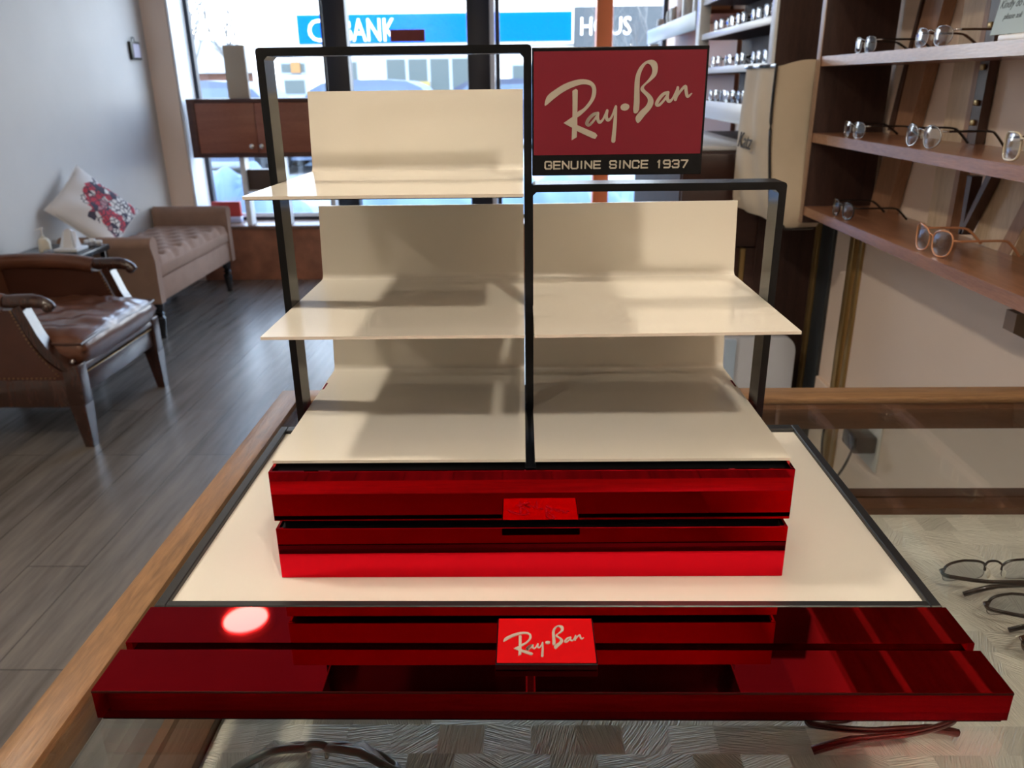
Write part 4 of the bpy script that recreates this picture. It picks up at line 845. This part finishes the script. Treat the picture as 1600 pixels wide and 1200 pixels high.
# our own shop front above and beside the windows (shades the pavement)
struct(MB().box(-8, 6, 5.35, 5.70, ZC+.26, ZC+1.0).box(-8, XL-.31, 5.35, 5.70, ZF-.15, ZC+.25).box(XR+.31, 6, 5.35, 5.70, ZF-.15, ZC+.25), 'shop_facade', mat('facade_render', (.4, .38, .35), .7))
random.seed(4)
def mound(x0, x1, y0, y1, h, sd_):
    rd = random.Random(sd_); ph = [rd.uniform(0, 6) for _ in range(4)]
    def f(u, v):
        e = min(1, max(0, 1-(2*u-1)**6)*1.2)*max(0, 1-(2*v-1)**2)**.6
        return (x0+(x1-x0)*u, y0+(y1-y0)*v, ZF-.155+h*e*(1+.13*math.sin(17*u+ph[0])+.10*math.sin(43*u+7*v+ph[1])+.08*math.sin(81*u+9*v+ph[2])))
    m = MB().grid(f, 60, 16); return m
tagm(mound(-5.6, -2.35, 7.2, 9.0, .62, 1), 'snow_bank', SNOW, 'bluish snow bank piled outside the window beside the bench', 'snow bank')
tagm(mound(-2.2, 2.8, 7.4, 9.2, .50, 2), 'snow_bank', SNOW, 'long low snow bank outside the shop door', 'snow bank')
# white shop building across the street
bd = thing('white_building', (-1.5, 26, ZF-.15), 'large white commercial building with a blue sign band across the street', 'building')
FW = mat('sunlit_white_render', (.56, .56, .54), .7); WIN = mat('street_window_glass', (.05, .066, .07), .3, 0, .2); FRW = mat('pale_blue_frame', (.16, .20, .25), .5)
MB().box(-8.2, 5.5, 25.05, 34, ZF-.15, 6.5).build('wall', FW, bd)
MB().box(-8.2, 1.38, 24.85, 25.04, 1.44, 2.42, .02).build('sign_fascia', FW, bd)
sb = MB().box(-6.66, 1.32, 24.80, 24.849, 1.52, 2.30).build('blue_sign', SIGNBLUE, bd)
L = MB(); L.text('CI', Matrix.Translation((-6.35, 24.80, 1.58))@Matrix.Rotation(PI/2, 4, 'X'), width=.70, height=.60, ext=.03).text('BANK', Matrix.Translation((-5.35, 24.80, 1.58))@Matrix.Rotation(PI/2, 4, 'X'), width=1.55, height=.60, ext=.03)
L.build('sign_lettering', mat('white_sign_letters', (.85, .85, .85), .5), sb, sm=False)
hs_ = MB().box(1.40, 4.6, 24.88, 25.04, 1.25, 2.42).build('grey_sign_board', mat('corrugated_grey', (.05, .058, .065), .9, 0, 0), bd)
MB().text('HOUS', Matrix.Translation((1.58, 24.88, 1.66))@Matrix.Rotation(PI/2, 4, 'X'), width=1.45, height=.48, ext=.04).build('sign_lettering', mat('white_sign_letters_2', (.85, .85, .85), .5), hs_, sm=False)
def wnd(x0, x1, z0, z1, n, name='window'):
    o = MB().box(x0, x1, 24.98, 25.045, z0, z1).build(name, FRW, bd)
    w_ = (x1-x0)/n
    for k in range(n): MB().box(x0+k*w_+.05, x0+(k+1)*w_-.05, 24.96, 24.979, z0+.06, z1-.08).build('pane', WIN, o)
wnd(-4.20, -1.60, -.40, 1.16, 4); wnd(-7.35, -6.55, .70, 1.08, 1); wnd(-7.30, -6.60, .1, .62, 1); wnd(-5.45, -5.0, .30, 1.10, 1); wnd(-.45, .25, -1.0, .95, 1, 'door'); wnd(1.6, 4.3, -.6, 1.0, 3)
MB().box(-3.80, -2.88, 24.85, 24.95, -.1, .46).build('yellow_panel', mat('yellow_board', (.18, .14, .04), .6), bd)
MB().box(-7.0, -6.72, 24.90, 24.955, .74, 1.04).build('amber_poster', mat('amber_poster', (.16, .08, .02), .6), bd)
# brick house further left
bh = thing('brick_house', (-15, 42, ZF-.15), 'pale red brick house with snowy roof beyond the bare trees', 'house')
MB().box(-19, -13.2, 42, 48, ZF-.15, 1.0).build('wall', mat('pale_brick', (.15, .065, .04), .8, noise=.2, nscale=3), bh)
MB().prism([(-19.6, 1.0), (-12.6, 1.0), (-16.1, 2.6)], lambda u, v, q: (u, q, v), 41.5, 48.5).build('snowy_roof', mat('snowy_roof', (.2, .21, .22), .8), bh, sm=False)
MB().box(-18.6, -13.5, 41.9, 41.98, -.1, .28).build('white_band', FW, bh)
# bare trees
BARK = mat('pale_winter_bark', (.085, .085, .085), .8)
def tree(x, y, h, sd_, lab, r0_=.075, lv=5):
    rd = random.Random(sd_); m = MB()
    def br_(p, d, L_, r, k):
        q = p+d*L_*.5+Vector((rd.uniform(-.06, .06), rd.uniform(-.06, .06), 0))*L_; e = p+d*L_
        m.tube([p, q, e], [r, r*.85, r*.68], 5 if k > 2 else 4)
        if k == 0: return
        for _ in range(3 if k > 1 else 2):
            nd = (d+Vector((rd.uniform(-.75, .75), rd.uniform(-.6, .6), rd.uniform(-.05, .55)))).normalized(); br_(e if _ else q, nd, L_*rd.uniform(.62, .85), r*.62, k-1)
    br_(Vector((x, y, ZF-.2)), Vector((0, 0, 1)), h*.28, r0_, lv)
    tagm(m, 'bare_tree', BARK, lab, 'tree', 'bare street trees')
tree(-9.75, 28, 6.5, 1, 'bare winter tree at the far left of the street view'); tree(-8.5, 21, 5.0, 2, 'bare winter tree beside the white building'); tree(2.75, 21, 4.6, 3, 'small bare tree in front of the grey sign board', .05)
tree(-16.6, 36, 8.5, 5, 'tall bare tree behind the brick house', .14)
# parked cars: shaped body, cabin glass, wheels
CARB = [mat('frosted_blue_car_paint', (.035, .055, .10), .4), mat('silver_blue_car_paint', (.045, .07, .12), .4), mat('dark_blue_car_paint', (.02, .03, .06), .4)]
CARG = mat('frosted_car_window', (.05, .08, .13), .4)
def car(x, y, k, lab, Lc=4.5):
    t = thing('parked_car', (x, y, ZF-.15), lab, 'car', 'parked cars'); z0 = ZF-.15; h = Lc/2
    side_ = [(-h, .35), (-h, .85), (-h*.92, 1.02), (-h*.60, 1.10), (-h*.36, 1.53), (h*.40, 1.55), (h*.66, 1.12), (h*.93, .86), (h, .62), (h, .33), (h*.85, .25), (-h*.85, .25)]
    MB().prism([(q.x, q.y) for q in spline([(a, b, 0) for a, b in side_], 3, True)], lambda u, v, q: (x+u, q, z0+v), y-.85, y+.85).build('car_body', CARB[k], t, ang=.5)
    gl = [(-h*.54, 1.10), (-h*.35, 1.45), (h*.36, 1.47), (h*.58, 1.12)]
    MB().prism(gl, lambda u, v, q: (x+u, q, z0+v), y-.862, y+.862).build('side_window', CARG, t, sm=False)
    for wx in (-h*.62, h*.62):
        for wy in (-.80, .80):
            MB().lathe([(.2, -.1), (.33, -.1), (.33, .1), (.2, .1)], (0, 0, 0), 20, Matrix.Translation((x+wx, y+wy, z0+.33))@Matrix.Rotation(PI/2, 4, 'X')).build('wheel', BLACK, t)
car(-5.9, 15.0, 0, 'frosted blue car parked behind the snow bank by the bench window'); car(-3.3, 17.4, 1, 'silver blue car parked opposite the shop door'); car(-.6, 20.2, 2, 'dark blue car parked farther along by the white building')
